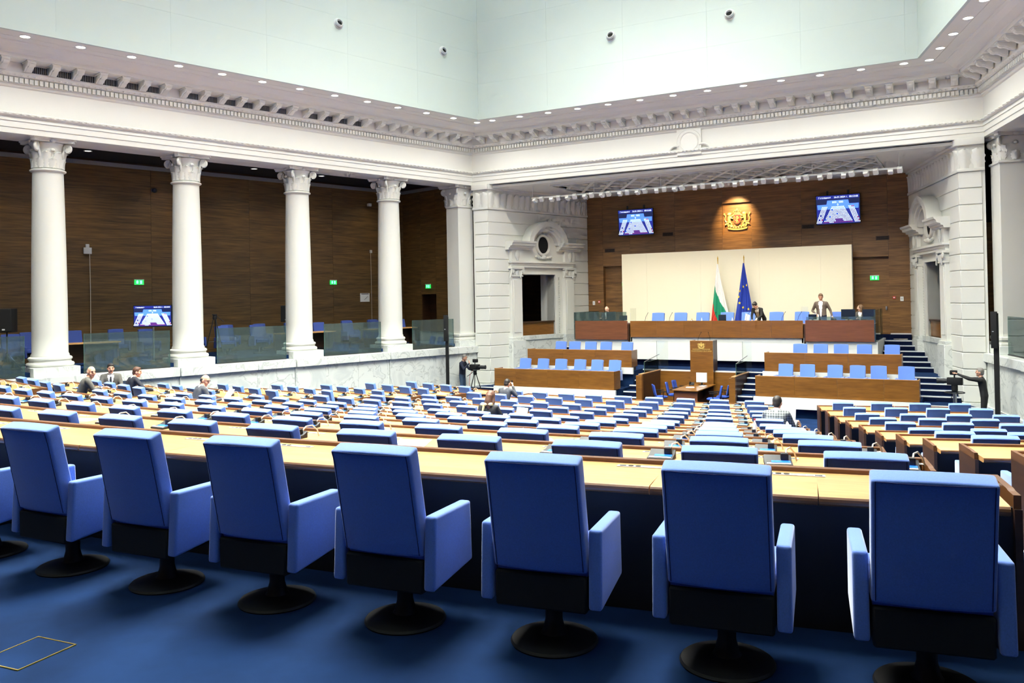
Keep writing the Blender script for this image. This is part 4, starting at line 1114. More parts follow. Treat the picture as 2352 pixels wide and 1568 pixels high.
def crest(parent, M, s=1.0, shield='red', small=False):
    """heraldic relief: crowned shield with lion, two lion supporters, oak branches and scroll; y points towards the wall"""
    def part(name, mb, m, **kw): return mb.build(name, m, parent, M @ Matrix.Scale(s, 4), **kw)
    sh = [(-0.15, 0.20), (-0.08, 0.185), (0, 0.20), (0.08, 0.185), (0.15, 0.20), (0.155, 0.02), (0.13, -0.10), (0.07, -0.17), (0, -0.21), (-0.07, -0.17), (-0.13, -0.10), (-0.155, 0.02)]
    part('shield_rim', MB().prism([(x * 1.12, z * 1.1) for x, z in sh], -0.03, 0.0, 'y'), 'gold_paint', bevel=0.006)
    part('shield', MB().prism(sh, -0.042, -0.02, 'y'), shield)
    def lion(mx, sc, dx, dz, y):
        P = lambda pts: [(dx + mx * x * sc, y, dz + z * sc) for x, z in pts]
        m = MB()
        m.tube(P([(0.0, 0.10), (-0.01, 0.0), (0.01, -0.08)]), 0.045 * sc, 8, 0.035 * sc)      # trunk
        m.ball((dx + mx * 0.025 * sc, y - 0.005, dz + 0.15 * sc), 0.045 * sc, 8, 6); m.ball((dx - mx * 0.0 * sc, y, dz + 0.14 * sc), 0.055 * sc, 8, 6)
        for q in (((0.02, 0.08), (0.09, 0.10), (0.13, 0.14)), ((0.02, 0.05), (0.09, 0.03), (0.13, 0.05)), ((0.0, -0.07), (0.06, -0.12), (0.03, -0.18), (0.07, -0.2)), ((0.0, -0.08), (-0.05, -0.13), (-0.03, -0.19), (0.0, -0.21))):
            m.tube(P(q), 0.022 * sc, 7, 0.014 * sc)
        m.tube(P([(-0.02, -0.06), (-0.10, -0.06), (-0.13, 0.02), (-0.10, 0.10), (-0.14, 0.15)]), 0.013 * sc, 6)
        m.ball((dx - mx * 0.14 * sc, y, dz + 0.16 * sc), 0.024 * sc, 6, 5)
        return m
    part('shield_lion', lion(1, 0.78, 0.0, -0.01, -0.05), 'gold_paint', smooth=True)
    part('lion_supporter', lion(1, 1.55, -0.33, 0.0, -0.04), 'gold_paint', smooth=True)
    part('lion_supporter', lion(-1, 1.55, 0.33, 0.0, -0.04), 'gold_paint', smooth=True)
    cr = MB()
    cr.box(-0.13, 0.13, -0.05, -0.01, 0.235, 0.275)
    for q in range(5):
        a = -0.11 + q * 0.055
        cr.tube([(a, -0.03, 0.275), (a * 1.5, -0.035, 0.33), (a * 0.9, -0.03, 0.385), (0, -0.03, 0.40)], 0.013, 6)
    cr.ball((0, -0.03, 0.42), 0.022, 8, 6); cr.box(-0.006, 0.006, -0.036, -0.024, 0.43, 0.475); cr.box(-0.02, 0.02, -0.036, -0.024, 0.45, 0.462)
    part('crown', cr, 'gold_paint')
    for sgn in (-1, 1):
        br = MB()
        br.tube([(0, -0.03, -0.33), (sgn * 0.2, -0.03, -0.31), (sgn * 0.38, -0.03, -0.25), (sgn * 0.5, -0.03, -0.17)], 0.012, 6)
        for q in range(9):
            t = q / 8; x = sgn * (0.06 + 0.43 * t); z = -0.325 + 0.15 * t * t
            br.ball((x, -0.04, z + 0.035 * (1 if q % 2 else -1)), (0.045, 0.02, 0.03), 7, 5)
        part('oak_branch', br, 'gold_paint', smooth=True)
    sc_ = MB()
    sc_.prism([(-0.42, -0.34), (-0.2, -0.385), (0, -0.40), (0.2, -0.385), (0.42, -0.34), (0.40, -0.41), (0.2, -0.455), (0, -0.47), (-0.2, -0.455), (-0.40, -0.41)], -0.035, -0.01, 'y')
    part('motto_ribbon', sc_, 'gold_paint')
crest(le, T(0, 0, 1.88), 0.26, 'gold_paint')
for s, x in ((0, -0.22), (1, 0.24)):
    MB().lathe([(0.05, 1.96), (0.05, 1.985), (0.02, 1.99)], 14, (x, 0.28)).tube([(x, 0.28, 1.985), (x + 0.03, 0.26, 2.15), (x + (0.16 if s == 0 else -0.02), 0.2, 2.36)], 0.007, 6).ball((x + (0.165 if s == 0 else -0.02), 0.2, 2.37), 0.016, 8, 6).build('gooseneck_microphone', 'black', le, smooth=True)
# ------------------------------------------------------------------ clerks table and swivel chairs
tb = thing('clerk_table', 'brown wooden table with panel front standing before the lectern', 'table', (0.15, 29.75, P_FLOOR))
MB().box(-0.47, 0.47, -1.15, 1.15, 0.735, 0.775).build('tabletop', 'wood_bench', tb, bevel=0.006, bseg=1)
MB().box(-0.42, 0.42, -1.08, -1.04, 0.0, 0.735).build('end_panel', 'wood_red', tb)
MB().box(-0.42, 0.42, 1.04, 1.08, 0.0, 0.735).build('end_panel', 'wood_red', tb)
MB().box(-0.04, 0.04, -1.04, 1.04, 0.25, 0.735).build('spine_panel', 'wood_dark', tb)
def office_chair():
    t = thing('office_chair', 'blue swivel chair', 'chair')
    MB().lathe([(0.0, 0.42), (0.18, 0.42), (0.235, 0.44), (0.24, 0.47), (0.2, 0.5), (0.0, 0.505)], 20, caps=False).build('seat', 'office_blue', t, smooth=True)
    b = rounded_back(0.42, 0.40, 0.05, 0.08, 0.03, 8, 6); b.build('backrest', 'office_blue', t, T(0, -0.23, 0.52), bevel=0.015, bseg=2, angle=60)
    for s in (-1, 1):
        MB().tube([(s * 0.22, 0.02, 0.44), (s * 0.29, 0.02, 0.46), (s * 0.29, 0.04, 0.66)], 0.014, 6).box(s * 0.29 - 0.03, s * 0.29 + 0.03, -0.13, 0.15, 0.66, 0.69).build('armrest', 'black', t)
    MB().tube([(0, -0.1, 0.44), (0, -0.25, 0.45), (0, -0.27, 0.62)], 0.02, 6).build('back_bracket', 'black', t)
    MB().lathe([(0.03, 0.08), (0.03, 0.42)], 12).build('gas_column', 'black', t)
    for q in range(5):
        a = q * 2 * PI / 5
        MB().tube([(0, 0, 0.1), (0.29 * math.cos(a), 0.29 * math.sin(a), 0.065)], 0.02, 6, 0.014).build('base_spoke', 'black', t)
        MB().ball((0.29 * math.cos(a), 0.29 * math.sin(a), 0.03), (0.03, 0.03, 0.03), 8, 6).build('castor', 'black', t, smooth=True)
    return t
OC = office_chair()
for n_, (x, y, rz, lab) in enumerate(((-0.85, 28.95, -PI / 2 + 0.5, 'nearest blue swivel chair left of the clerk table'), (-0.62, 29.75, -PI / 2 + 0.2, 'middle blue swivel chair left of the clerk table'), (-0.6, 30.5, -PI / 2, 'far blue swivel chair left of the clerk table'),
                             (1.05, 29.0, PI / 2 + 0.3, 'near blue swivel chair right of the clerk table'), (1.2, 29.7, PI / 2 - 0.1, 'far blue swivel chair right of the clerk table'))):
    copy_tree(OC, T(x, y, P_FLOOR, rz), lab, 'swivel chairs round the clerk table')
bpy.data.objects.remove
def remove_tree(r):
    for c in list(r.children):
        remove_tree(c)
    bpy.data.objects.remove(r)
for pr_ in (CHAIR_P for CHAIR_P in (UNIT, OC)): remove_tree(pr_)
# glass wind screens beside the lectern
for sg in (-1, 1):
    g = thing('glass_partition', 'clear glass partition pane on the platform edge, %s of the lectern' % SIDE[sg], 'glass panel', (0, 0, 0))
    xa_, xb_ = (-1.85, -1.39) if sg < 0 else (1.50, 1.84)
    MB().box(xa_ + 0.008, xb_, 31.44, 31.452, PF, 2.02).build('pane', 'glass_clear', g)
    MB().box(xa_, xa_ + 0.008, 31.438, 31.454, PF, 2.02).build('pane_edge', 'glass_edge', g)
    g = thing('glass_rail', 'low glass guard with metal rail along the pit wall, %s of the lectern' % SIDE[sg], 'railing', (0, 0, 0))
    MB().box(sg * 1.70, sg * 1.715, 29.6, 31.3, 0.92, 1.32).build('pane', 'glass_clear', g)
    MB().tube([(sg * 1.7075, 29.6, 1.33), (sg * 1.7075, 31.3, 1.50)], 0.014, 8).build('handrail', 'steel', g, smooth=True)
    MB().tube([(sg * 1.7075, 29.6, 0.92), (sg * 1.7075, 29.6, 1.33)], 0.012, 8).build('rail_post', 'glass_edge', g, smooth=True)
# ================================================================== PEOPLE
mat('skin', srgb(214, 160, 132), 0.55, noise=(12, 0.05, (1, 1, 1)))
mat('skin_pale', srgb(232, 186, 160), 0.55, noise=(12, 0.05, (1, 1, 1)))
mat('lip', srgb(168, 96, 86), 0.5, noise=(12, 0.05, (1, 1, 1)))
mat('eye_dark', srgb(30, 24, 22), 0.3, noise=(12, 0.05, (1, 1, 1)))
mat('shirt_white', srgb(240, 240, 240), 0.7, noise=(30, 0.02, (1, 1, 1)))
mat('suit_grey', srgb(92, 90, 84), 0.8, noise=(50, 0.08, (1, 1, 1)))
mat('suit_taupe', srgb(104, 92, 82), 0.8, noise=(50, 0.08, (1, 1, 1)))
mat('suit_dark', srgb(34, 36, 46), 0.8, noise=(50, 0.08, (1, 1, 1)))
mat('suit_charcoal', srgb(66, 68, 74), 0.8, noise=(50, 0.08, (1, 1, 1)))
mat('trousers_navy', srgb(34, 36, 58), 0.8, noise=(50, 0.08, (1, 1, 1)))
mat('jeans', srgb(52, 74, 100), 0.85, noise=(40, 0.12, (1, 1, 1)))
mat('sweater_navy', srgb(28, 32, 52), 0.9, noise=(50, 0.1, (1, 1, 1)))
mat('jacket_black', srgb(28, 28, 30), 0.8, noise=(50, 0.1, (1, 1, 1)))
mat('blouse', srgb(214, 208, 196), 0.8, noise=(28, 0.6, (1, 1, 1)))
mat('hair_brown', srgb(86, 56, 40), 0.6, noise=(60, 0.25, (1, 1, 0.2)))
mat('hair_dark', srgb(34, 28, 25), 0.6, noise=(60, 0.25, (1, 1, 0.2)))
mat('hair_grey', srgb(128, 124, 118), 0.6, noise=(60, 0.2, (1, 1, 0.2)))
mat('hair_fair', srgb(120, 92, 66), 0.6, noise=(60, 0.2, (1, 1, 0.2)))
mat('scarf', srgb(236, 214, 150), 0.7, noise=(20, 0.05, (1, 1, 1)))
def check_cloth():
    m = bpy.data.materials.new('check'); m.use_nodes = True; nt = m.node_tree; L = nt.links; b = nt.nodes['Principled BSDF']
    b.inputs['Roughness'].default_value = 0.85
    tc = nt.nodes.new('ShaderNodeTexCoord'); vals = []
    for d in ('X', 'Z'):
        w = nt.nodes.new('ShaderNodeTexWave'); w.bands_direction = d; w.inputs['Scale'].default_value = 7.0; w.inputs['Distortion'].default_value = 0.2
        L.new(tc.outputs['Object'], w.inputs['Vector']); vals.append(w)
    ad = nt.nodes.new('ShaderNodeMath'); ad.operation = 'ADD'; L.new(vals[0].outputs[1], ad.inputs[0]); L.new(vals[1].outputs[1], ad.inputs[1])
    rp = nt.nodes.new('ShaderNodeValToRGB'); rp.color_ramp.elements[0].color = srgb(58, 62, 66); rp.color_ramp.elements[1].color = srgb(160, 166, 164)
    mu = nt.nodes.new('ShaderNodeMath'); mu.operation = 'MULTIPLY'; mu.inputs[1].default_value = 0.5; L.new(ad.outputs[0], mu.inputs[0])
    L.new(mu.outputs[0], rp.inputs[0]); L.new(rp.outputs[0], b.inputs['Base Color']); MATS['check'] = m
check_cloth()
def remeshed(mb, voxel, smooth=4):
    me = bpy.data.meshes.new('tmp'); me.from_pydata(mb.v, [], mb.f)
    bm = bmesh.new(); bm.from_mesh(me); bmesh.ops.recalc_face_normals(bm, faces=bm.faces); bm.to_mesh(me); bm.free()
    o = bpy.data.objects.new('tmp', me); WORK.collection.objects.link(o)
    r = o.modifiers.new('r', 'REMESH'); r.mode = 'VOXEL'; r.voxel_size = voxel
    s = o.modifiers.new('s', 'SMOOTH'); s.factor = 0.5; s.iterations = smooth
    WORK.view_layers[0].update()
    ev = o.evaluated_get(WORK.view_layers[0].depsgraph).to_mesh()
    v = np.empty(len(ev.vertices) * 3); ev.vertices.foreach_get('co', v); v = v.reshape(-1, 3)
    f = [tuple(p.vertices) for p in ev.polygons]
    bpy.data.objects.remove(o); bpy.data.meshes.remove(me)
    return v, f
def V3(*a): return Vector(a)
def person(label, M, pose, cols, hair='short', hair_mat='hair_dark', face_skin='skin', scale=1.0, extras=None):
    """pose: joints in local metres (x right, y forward, z up). cols: jacket, trousers, shirt(None), sleeve..."""
    root = thing('person', label, 'person', M=M @ Matrix.Scale(scale, 4))
    pel, che = Vector(pose['pelvis']), Vector(pose['chest'])
    head = Vector(pose['head']); yaw, pit = pose.get('look', (0, 0)); tilt = pose.get('tilt', 0)
    side = Vector(pose.get('side', (1, 0, 0))).normalized(); sw = pose.get('sw', 0.185)
    up = (che - pel).normalized(); fwd = up.cross(side).normalized() * -1
    if fwd.y < 0 and not pose.get('flip'): pass
    fwd = side.cross(up) * -1
    fwd = up.cross(side)
    bones = []          # (a, ra, b, rb, label)
    def B(a, ra, b, rb, l): bones.append((Vector(a), ra, Vector(b), rb, l))
    for dx, rr in ((-0.085, 0.098), (0.0, 0.105), (0.085, 0.098)):
        B(pel + side * dx, rr * 1.0, pel.lerp(che, 0.45) + side * dx * 0.95, rr * 0.98, 'j'); B(pel.lerp(che, 0.45) + side * dx * 0.95, rr * 0.98, che + side * dx * 1.1 - up * 0.06, rr * 1.06, 'j')
    shl, shr = che - side * sw, che + side * sw
    B(che - side * 0.06, 0.085, shl, 0.064, 'j'); B(che + side * 0.06, 0.085, shr, 0.064, 'j')
    neck = che + up * 0.07
    B(che + up * 0.02, 0.062, neck + (head - neck) * 0.35, 0.054, 's')
    B(che - up * 0.02 , 0.08, che + up * 0.055, 0.068, 'c')
    for s_, sh in (('l', shl), ('r', shr)):
        el, wr = Vector(pose['el' + s_]), Vector(pose['wr' + s_])
        B(sh, 0.066, el, 0.048, 'j'); d = (wr - el).normalized()
        B(el, 0.048, wr - d * 0.02, 0.034, 'j'); B(wr - d * 0.03, 0.031, wr + d * 0.012, 0.029, 'c' if cols.get('cuff') else 's')
    B(pel - side * 0.09, 0.10, pel + side * 0.09, 0.10, 't')
    for s_, sd in (('l', -1), ('r', 1)):
        hp = pel + side * (0.095 * sd) - up * 0.02
        kn, an = Vector(pose['kn' + s_]), Vector(pose['an' + s_])
        B(hp, 0.092, kn, 0.064, 't'); B(kn, 0.063, an, 0.045, 't')
        fd = Vector(pose.get('toe', (0, 1, 0))).normalized()
        B(an - V3(0, 0, 0.03) - fd * 0.04, 0.045, an - V3(0, 0, 0.045) + fd * 0.15, 0.036, 'f')
    mb = MB()
    for a, ra, b, rb, l in bones:
        mb.tube([a, a.lerp(b, 0.5), b], ra, 12, rb); mb.ball(a, ra, 12, 8); mb.ball(b, rb, 12, 8)
    v, f = remeshed(mb, 0.017, 3)
    mats = ['jacket', 'trousers', 'shirt', 'skin', 'shoe']
    names = [cols['jacket'], cols['trousers'], cols.get('shirt') or cols['jacket'], face_skin, 'black']
    cen = np.array([v[list(q)].mean(axis=0) for q in f])
    best = np.full(len(f), 1e9); lab = np.zeros(len(f), int); idx = {'j': 0, 't': 1, 'c': 2, 's': 3, 'f': 4}
    for a, ra, b, rb, l in bones:
        A, Bv = np.array(a), np.array(b); d = Bv - A; L2 = max(1e-9, d @ d)
        t = np.clip(((cen - A) @ d) / L2, 0, 1)
        dist = np.linalg.norm(cen - (A + t[:, None] * d), axis=1) - (ra + (rb - ra) * t)
        m_ = dist < best; best[m_] = dist[m_]; lab[m_] = idx[l]
    if cols.get('shirt'):
        rel = cen - np.array(che); F_ = np.array(fwd); U_ = np.array(up); S_ = np.array(side)
        uu = rel @ U_; ss = np.abs(rel @ S_); ff = rel @ F_
        wv = 0.075 * np.clip((uu + cols.get('vee', 0.34)) / cols.get('vee', 0.34), 0, 1)
        lab[(lab == 0) & (ff > 0.02) & (ss < wv) & (uu < 0.05)] = 2
    # ---- head: own finer mesh, then turned
    hm = MB()
    hm.ball((0, 0, 0.015), (0.076, 0.094, 0.105), 20, 14); hm.ball((0, 0.022, -0.055), (0.058, 0.068, 0.07), 16, 12); hm.ball((0, 0.055, -0.105), (0.03, 0.03, 0.026), 12, 8)
    hm.tube([(0, 0.088, 0.02), (0, 0.106, -0.022)], 0.011, 8, 0.016); hm.ball((0, 0.104, -0.026), (0.017, 0.016, 0.013), 10, 6)
    for s in (-1, 1):
        hm.ball((s * 0.03, 0.082, 0.03), (0.026, 0.016, 0.009), 10, 6); hm.ball((s * 0.078, -0.006, -0.012), (0.012, 0.024, 0.034), 10, 8); hm.ball((s * 0.045, 0.06, -0.03), (0.026, 0.026, 0.024), 10, 6)
    hm.tube([(0, -0.03, -0.06), (0, -0.03, -0.17)], 0.052, 12)
    hv, hf = remeshed(hm, 0.0075, 2)
    HR = Euler((pit, tilt, yaw), 'YXZ').to_matrix() if False else (Matrix.Rotation(yaw, 3, 'Z') @ Matrix.Rotation(pit, 3, 'X') @ Matrix.Rotation(tilt, 3, 'Y'))
    HM = np.array(HR)
    hcen = np.array([hv[list(q)].mean(axis=0) for q in hf])
    hlab = np.full(len(hf), 3)
    lips = (np.abs(hcen[:, 0]) < 0.026) & (np.abs(hcen[:, 2] + 0.066) < 0.009) & (hcen[:, 1] > 0.06); hlab[lips] = 5
    hv2 = hv @ HM.T + np.array(head)
    # ---- hands: palm, four unequal fingers, thumb from the side of the palm
    hh = MB()
    for s_, sd in (('l', -1), ('r', 1)):
        el, wr = Vector(pose['el' + s_]), Vector(pose['wr' + s_])
        d = Vector(pose.get('hd' + s_, wr - el)).normalized()
        pn = Vector(pose.get('hn' + s_, (0, 0, -1))); pn = (pn - d * pn.dot(d)).normalized()       # palm faces pn
        sx = d.cross(pn).normalized(); curl = pose.get('curl' + s_, 0.45)
        thumb_side = pose.get('th' + s_, -sd)
        base = wr + d * 0.012
        for q in range(4):
            hh.tube([base + sx * ((q - 1.5) * 0.012), base + d * 0.085 + sx * ((q - 1.5) * 0.0205)], 0.0135, 7, 0.0115)
        for q, ln in enumerate((0.062, 0.078, 0.083, 0.072) if thumb_side > 0 else (0.072, 0.083, 0.078, 0.062)):
            p0 = base + d * 0.082 + sx * ((q - 1.5) * 0.0205); c1, c2 = curl, curl * 2.1
            p1 = p0 + (d * math.cos(c1) + pn * math.sin(c1)) * ln * 0.5; p2 = p1 + (d * math.cos(c2) + pn * math.sin(c2)) * ln * 0.5
            hh.tube([p0, p1, p2], 0.0093, 7, 0.0072); hh.ball(p2, 0.0073, 6, 5)
        t0 = base + d * 0.02 + sx * (thumb_side * 0.026); t1 = t0 + (d * 0.72 + sx * thumb_side * 0.6 + pn * 0.35).normalized() * 0.04; t2 = t1 + (d * 0.95 + sx * thumb_side * 0.2 + pn * 0.35).normalized() * 0.032
        hh.tube([t0, t1, t2], 0.012, 7, 0.009); hh.ball(t2, 0.009, 6, 5)
    n0 = len(v); n1 = n0 + len(hv2)
    allv = [tuple(p) for p in v] + [tuple(p) for p in hv2] + hh.v
    allf = f + [tuple(i + n0 for i in q) for q in hf] + [tuple(i + n1 for i in q) for q in hh.f]
    alll = list(lab) + list(hlab) + [3] * len(hh.f)
    me = bpy.data.meshes.new('body'); me.from_pydata(allv, [], allf)
    for nme in names + ['lip']: me.materials.append(MATS[nme])
    me.polygons.foreach_set('material_index', np.array(alll, dtype=np.int32))
    me.polygons.foreach_set('use_smooth', np.ones(len(allf), dtype=bool)); me.update()
    obj('body', me, root)
    # ---- face details and hair as children, in head space
    HT = Matrix.Translation(head) @ HR.to_4x4()
    for s in (-1, 1):
        MB().ball((s * 0.031, 0.083, 0.012), (0.011, 0.009, 0.007), 8, 6).build('eye', 'eye_dark', root, HT, smooth=True)
        MB().tube([(s * 0.012, 0.096, 0.032), (s * 0.032, 0.095, 0.038), (s * 0.052, 0.082, 0.032)], 0.005, 6).build('eyebrow', hair_mat if hair_mat != 'hair_grey' else 'hair_dark', root, HT)
    hb = MB()
    if hair == 'short':
        hb.ball((0, -0.014, 0.035), (0.086, 0.096, 0.099), 20, 14); hb.ball((0, -0.055, -0.02), (0.07, 0.055, 0.075), 14, 10)
        hb.ball((0, 0.04, 0.085), (0.062, 0.05, 0.036), 14, 8)
    elif hair == 'bald':
        for s in (-1, 1): hb.ball((s * 0.066, -0.035, -0.005), (0.02, 0.052, 0.045), 12, 8)
        hb.ball((0, -0.075, -0.01), (0.06, 0.03, 0.055), 12, 8)
    elif hair == 'long':
        hb.ball((0, -0.016, 0.03), (0.092, 0.102, 0.104), 20, 14)
        hb.tube([(0, -0.06, 0.02), (0, -0.09, -0.10), (0.01, -0.095, -0.18), (0.03, -0.08, -0.25)], 0.075, 14, 0.04)
        for s in (-1, 1): hb.tube([(s * 0.06, -0.02, 0.02), (s * 0.082, -0.03, -0.1), (s * 0.075, -0.05, -0.22)], 0.034, 10, 0.03)
    elif hair == 'bob':
        hb.ball((0, -0.018, 0.03), (0.092, 0.10, 0.102), 20, 14)
        for s in (-1, 1): hb.tube([(s * 0.065, -0.02, 0.03), (s * 0.085, -0.03, -0.07), (s * 0.075, -0.03, -0.14)], 0.036, 10, 0.03)
        hb.tube([(0, -0.06, 0.0), (0, -0.075, -0.13)], 0.07, 12, 0.06)
    elif hair == 'bun':
        hb.ball((0, -0.02, 0.04), (0.09, 0.10, 0.10), 20, 14); hb.ball((0, -0.06, 0.09), (0.06, 0.06, 0.05), 14, 10); hb.ball((0, 0.03, 0.09), (0.07, 0.06, 0.045), 14, 8)
    v2, f2 = remeshed(hb, 0.010, 2)
    hm_ = bpy.data.meshes.new('hair'); hm_.from_pydata([tuple(p) for p in v2], [], f2); hm_.materials.append(MATS[hair_mat])
    hm_.polygons.foreach_set('use_smooth', np.ones(len(f2), dtype=bool))
    obj('hair', hm_, root, HT)
    for nme, mb_, mt, inhead in (extras or []):
        mb_.build(nme, mt, root, HT if inhead else None, smooth=True)
    return root
def seated(lean=0.0, shift=0.0, hy=0.0):
    """sitting pose in chair coordinates (seat top 0.46, facing +y)"""
    pel = V3(0, -0.06, 0.63); L_ = 0.46
    che = pel + V3(shift, math.sin(lean) * L_, math.cos(lean) * L_)
    return dict(pelvis=pel, chest=che, head=che + V3(shift * 0.3, 0.04 + math.sin(lean) * 0.12 + hy, 0.21 - abs(lean) * 0.05), knl=(-0.12, 0.38, 0.56), knr=(0.12, 0.38, 0.56), anl=(-0.13, 0.40, 0.09), anr=(0.13, 0.40, 0.09),
                ell=che + V3(-0.25, 0.10, -0.24), elr=che + V3(0.25, 0.10, -0.24), wrl=che + V3(-0.17, 0.32, -0.19), wrr=che + V3(0.17, 0.32, -0.19))
def at_seat(key, dx=0, dy=0, rz=0):
    p, a = SEATS[key]
    return T(p.x, p.y, p.z, a) @ T(dx, dy, 0, rz)
glasses = MB()
for s in (-1, 1):
    glasses.tube([(s * 0.033 + 0.02 * math.cos(t), 0.103, 0.012 + 0.016 * math.sin(t)) for t in [q * PI / 5 for q in range(10)]], 0.0022, 5, closed=True)
    glasses.tube([(s * 0.054, 0.10, 0.014), (s * 0.08, 0.0, 0.012)], 0.0025, 5)
glasses.tube([(-0.013, 0.104, 0.014), (0.013, 0.104, 0.014)], 0.0025, 5)
# 1 man in the check jacket, seen from behind
ps = seated(0.30, 0.05); ps['wrr'] = ps['chest'] + V3(0.33, 0.36, -0.2); ps['elr'] = ps['chest'] + V3(0.30, 0.10, -0.26); ps['look'] = (-0.25, -0.15)
person('man in a grey check jacket with short dark hair, seen from behind', at_seat(('c', 8, 0), 0.05, 0.05), ps, dict(jacket='check', trousers='trousers_navy', shirt='shirt_white', cuff=1), 'short', 'hair_dark')
# 2 woman with long hair and black jacket
ps = seated(0.22, 0.03); ps['look'] = (0.1, -0.25); ps['sw'] = 0.165
scarf = MB(); scarf.tube([ps['chest'] + V3(-0.12, -0.075, 0.06), ps['chest'] + V3(0.0, -0.09, 0.075), ps['chest'] + V3(0.12, -0.07, 0.08)], 0.03, 8); scarf.tube([ps['chest'] + V3(-0.05, -0.1, 0.05), ps['chest'] + V3(-0.07, -0.13, -0.10)], 0.028, 8, 0.02)
person('woman with long brown hair, black jacket and cream scarf, seen from behind', at_seat(('c', 7, 6)), ps, dict(jacket='jacket_black', trousers='jacket_black', shirt=None), 'long', 'hair_brown', 'skin_pale', 0.98, [('scarf', scarf, 'scarf', False)])
# 3 man holding a hand to his ear
ps = seated(0.25, 0.02); ps['look'] = (0.0, -0.2); ps['elr'] = ps['chest'] + V3(0.27, 0.14, -0.16); ps['wrr'] = ps['chest'] + V3(0.15, 0.13, 0.12); ps['hdr'] = (-0.3, 0.1, 1); ps['hnr'] = (-1, 0, 0); ps['curlr'] = 0.9
phone = MB().cbox(ps['wrr'] + V3(-0.035, 0.02, 0.09), (0.012, 0.07, 0.14))
person('man in a grey suit holding a phone to his ear, seen from behind', at_seat(('c', 11, 8), -0.1, 0.1), ps, dict(jacket='suit_charcoal', trousers='suit_dark', shirt='shirt_white', cuff=1), 'short', 'hair_dark', extras=[('phone', phone, 'black', False)])
# 4 bald man with glasses reading a sheet
ps = seated(0.42, 0.0); ps['look'] = (-0.9, -0.35); ps['wrr'] = ps['chest'] + V3(0.30, 0.33, -0.22); ps['elr'] = ps['chest'] + V3(0.27, 0.08, -0.27)
person('balding man with glasses and dark grey suit reading a white sheet', at_seat(('c', 6, 14), -0.12, 0.05, -0.15), ps, dict(jacket='suit_charcoal', trousers='suit_dark', shirt='shirt_white', cuff=1), 'bald', 'hair_dark', extras=[('glasses', glasses, 'black', True)])
# 5 shaven man in grey suit leaning to the right
ps = seated(0.35, 0.14); ps['look'] = (-1.1, -0.15); ps['elr'] = ps['chest'] + V3(0.22, 0.15, -0.27); ps['wrr'] = ps['chest'] + V3(0.25, 0.38, -0.3)
person('man with shaven head and grey suit leaning across his desk', at_seat(('left', 5, 0), 0.12, 0.12, -0.2), ps, dict(jacket='suit_grey', trousers='suit_grey', shirt='shirt_white', cuff=1), 'bald', 'hair_grey')
# 6 man with moustache turned round towards the hall
ps = seated(0.05, 0.0); ps['look'] = (0.15, -0.1); ps['wrl'] = ps['chest'] + V3(-0.2, 0.3, -0.22)
mous = MB().tube([(-0.026, 0.096, -0.052), (0, 0.105, -0.046), (0.026, 0.096, -0.052)], 0.007, 6)
tie = MB().prism([(-0.018, 0.0), (0.018, 0.0), (0.03, -0.25), (0, -0.29), (-0.03, -0.25)], 0.112, 0.122, 'y'); tie.v = [(x, y + ps['chest'].y, z + ps['chest'].z) for x, y, z in tie.v]
person('dark haired man with moustache, grey suit and tie turned towards the hall', at_seat(('left', 6, 3), -0.1, 0.1, -1.95), ps, dict(jacket='suit_grey', trousers='suit_grey', shirt='shirt_white', cuff=1), 'short', 'hair_dark', extras=[('moustache', mous, 'hair_dark', True), ('tie', tie, 'suit_dark', False)])
# 7 man in dark suit stretching his right arm over the desk
ps = seated(0.38, 0.08); ps['look'] = (-0.5, -0.1); ps['elr'] = ps['chest'] + V3(0.40, 0.10, -0.20); ps['wrr'] = ps['chest'] + V3(0.62, 0.26, -0.24)
person('man in a dark suit seen from behind, right arm stretched along the desk', at_seat(('left', 6, 2), 0.1, 0.1), ps, dict(jacket='suit_dark', trousers='suit_dark', shirt='shirt_white', cuff=1), 'short', 'hair_brown')
# 8 bald clerk at the left end of the dais
ps = seated(0.15, 0.0); ps['look'] = (0.1, -0.45)
person('bald man in grey jacket seated behind the left clerk desk', T(-5.05, 34.2, DAIS + 0.03, PI), ps, dict(jacket='suit_charcoal', trousers='suit_dark', shirt='shirt_white', cuff=1), 'bald', 'hair_grey', 'skin_pale', 1.02)
# 9 woman at the right end of the dais, in profile
ps = seated(0.12, 0.0); ps['look'] = (-0.9, 0.0); ps['sw'] = 0.165
person('woman with brown hair and grey jacket seated at the right clerk desk', T(5.35, 34.3, DAIS, PI - 0.5), ps, dict(jacket='suit_grey', trousers='suit_grey', shirt='shirt_white', cuff=1, vee=0.4), 'bob', 'hair_fair', 'skin_pale')
# 10 man standing on the dais
def standing(h=1.0):
    return dict(pelvis=V3(0, 0, 0.95), chest=V3(0, 0.03, 1.42), head=V3(0, 0.07, 1.65), knl=(-0.11, 0.03, 0.50), knr=(0.11, 0.03, 0.50), anl=(-0.12, 0.0, 0.09), anr=(0.12, 0.0, 0.09), ell=(-0.30, 0.02, 1.16), elr=(0.30, 0.02, 1.16), wrl=(-0.30, 0.18, 0.95), wrr=(0.30, 0.18, 0.95))
ps = standing(); ps['look'] = (0.25, -0.35); ps['elr'] = V3(0.33, -0.02, 1.14); ps['wrr'] = V3(0.15, 0.22, 1.02); ps['hnr'] = (-0.3, 0, -1); ps['ell'] = V3(-0.31, -0.04, 1.15); ps['wrl'] = V3(-0.40, 0.10, 0.93)
person('man in brown grey jacket and white shirt standing with papers on the dais', T(3.95, 34.05, DAIS, PI - 0.1), ps, dict(jacket='suit_taupe', trousers='trousers_navy', shirt='shirt_white', vee=0.62, cuff=1), 'short', 'hair_fair', 'skin', 1.05)
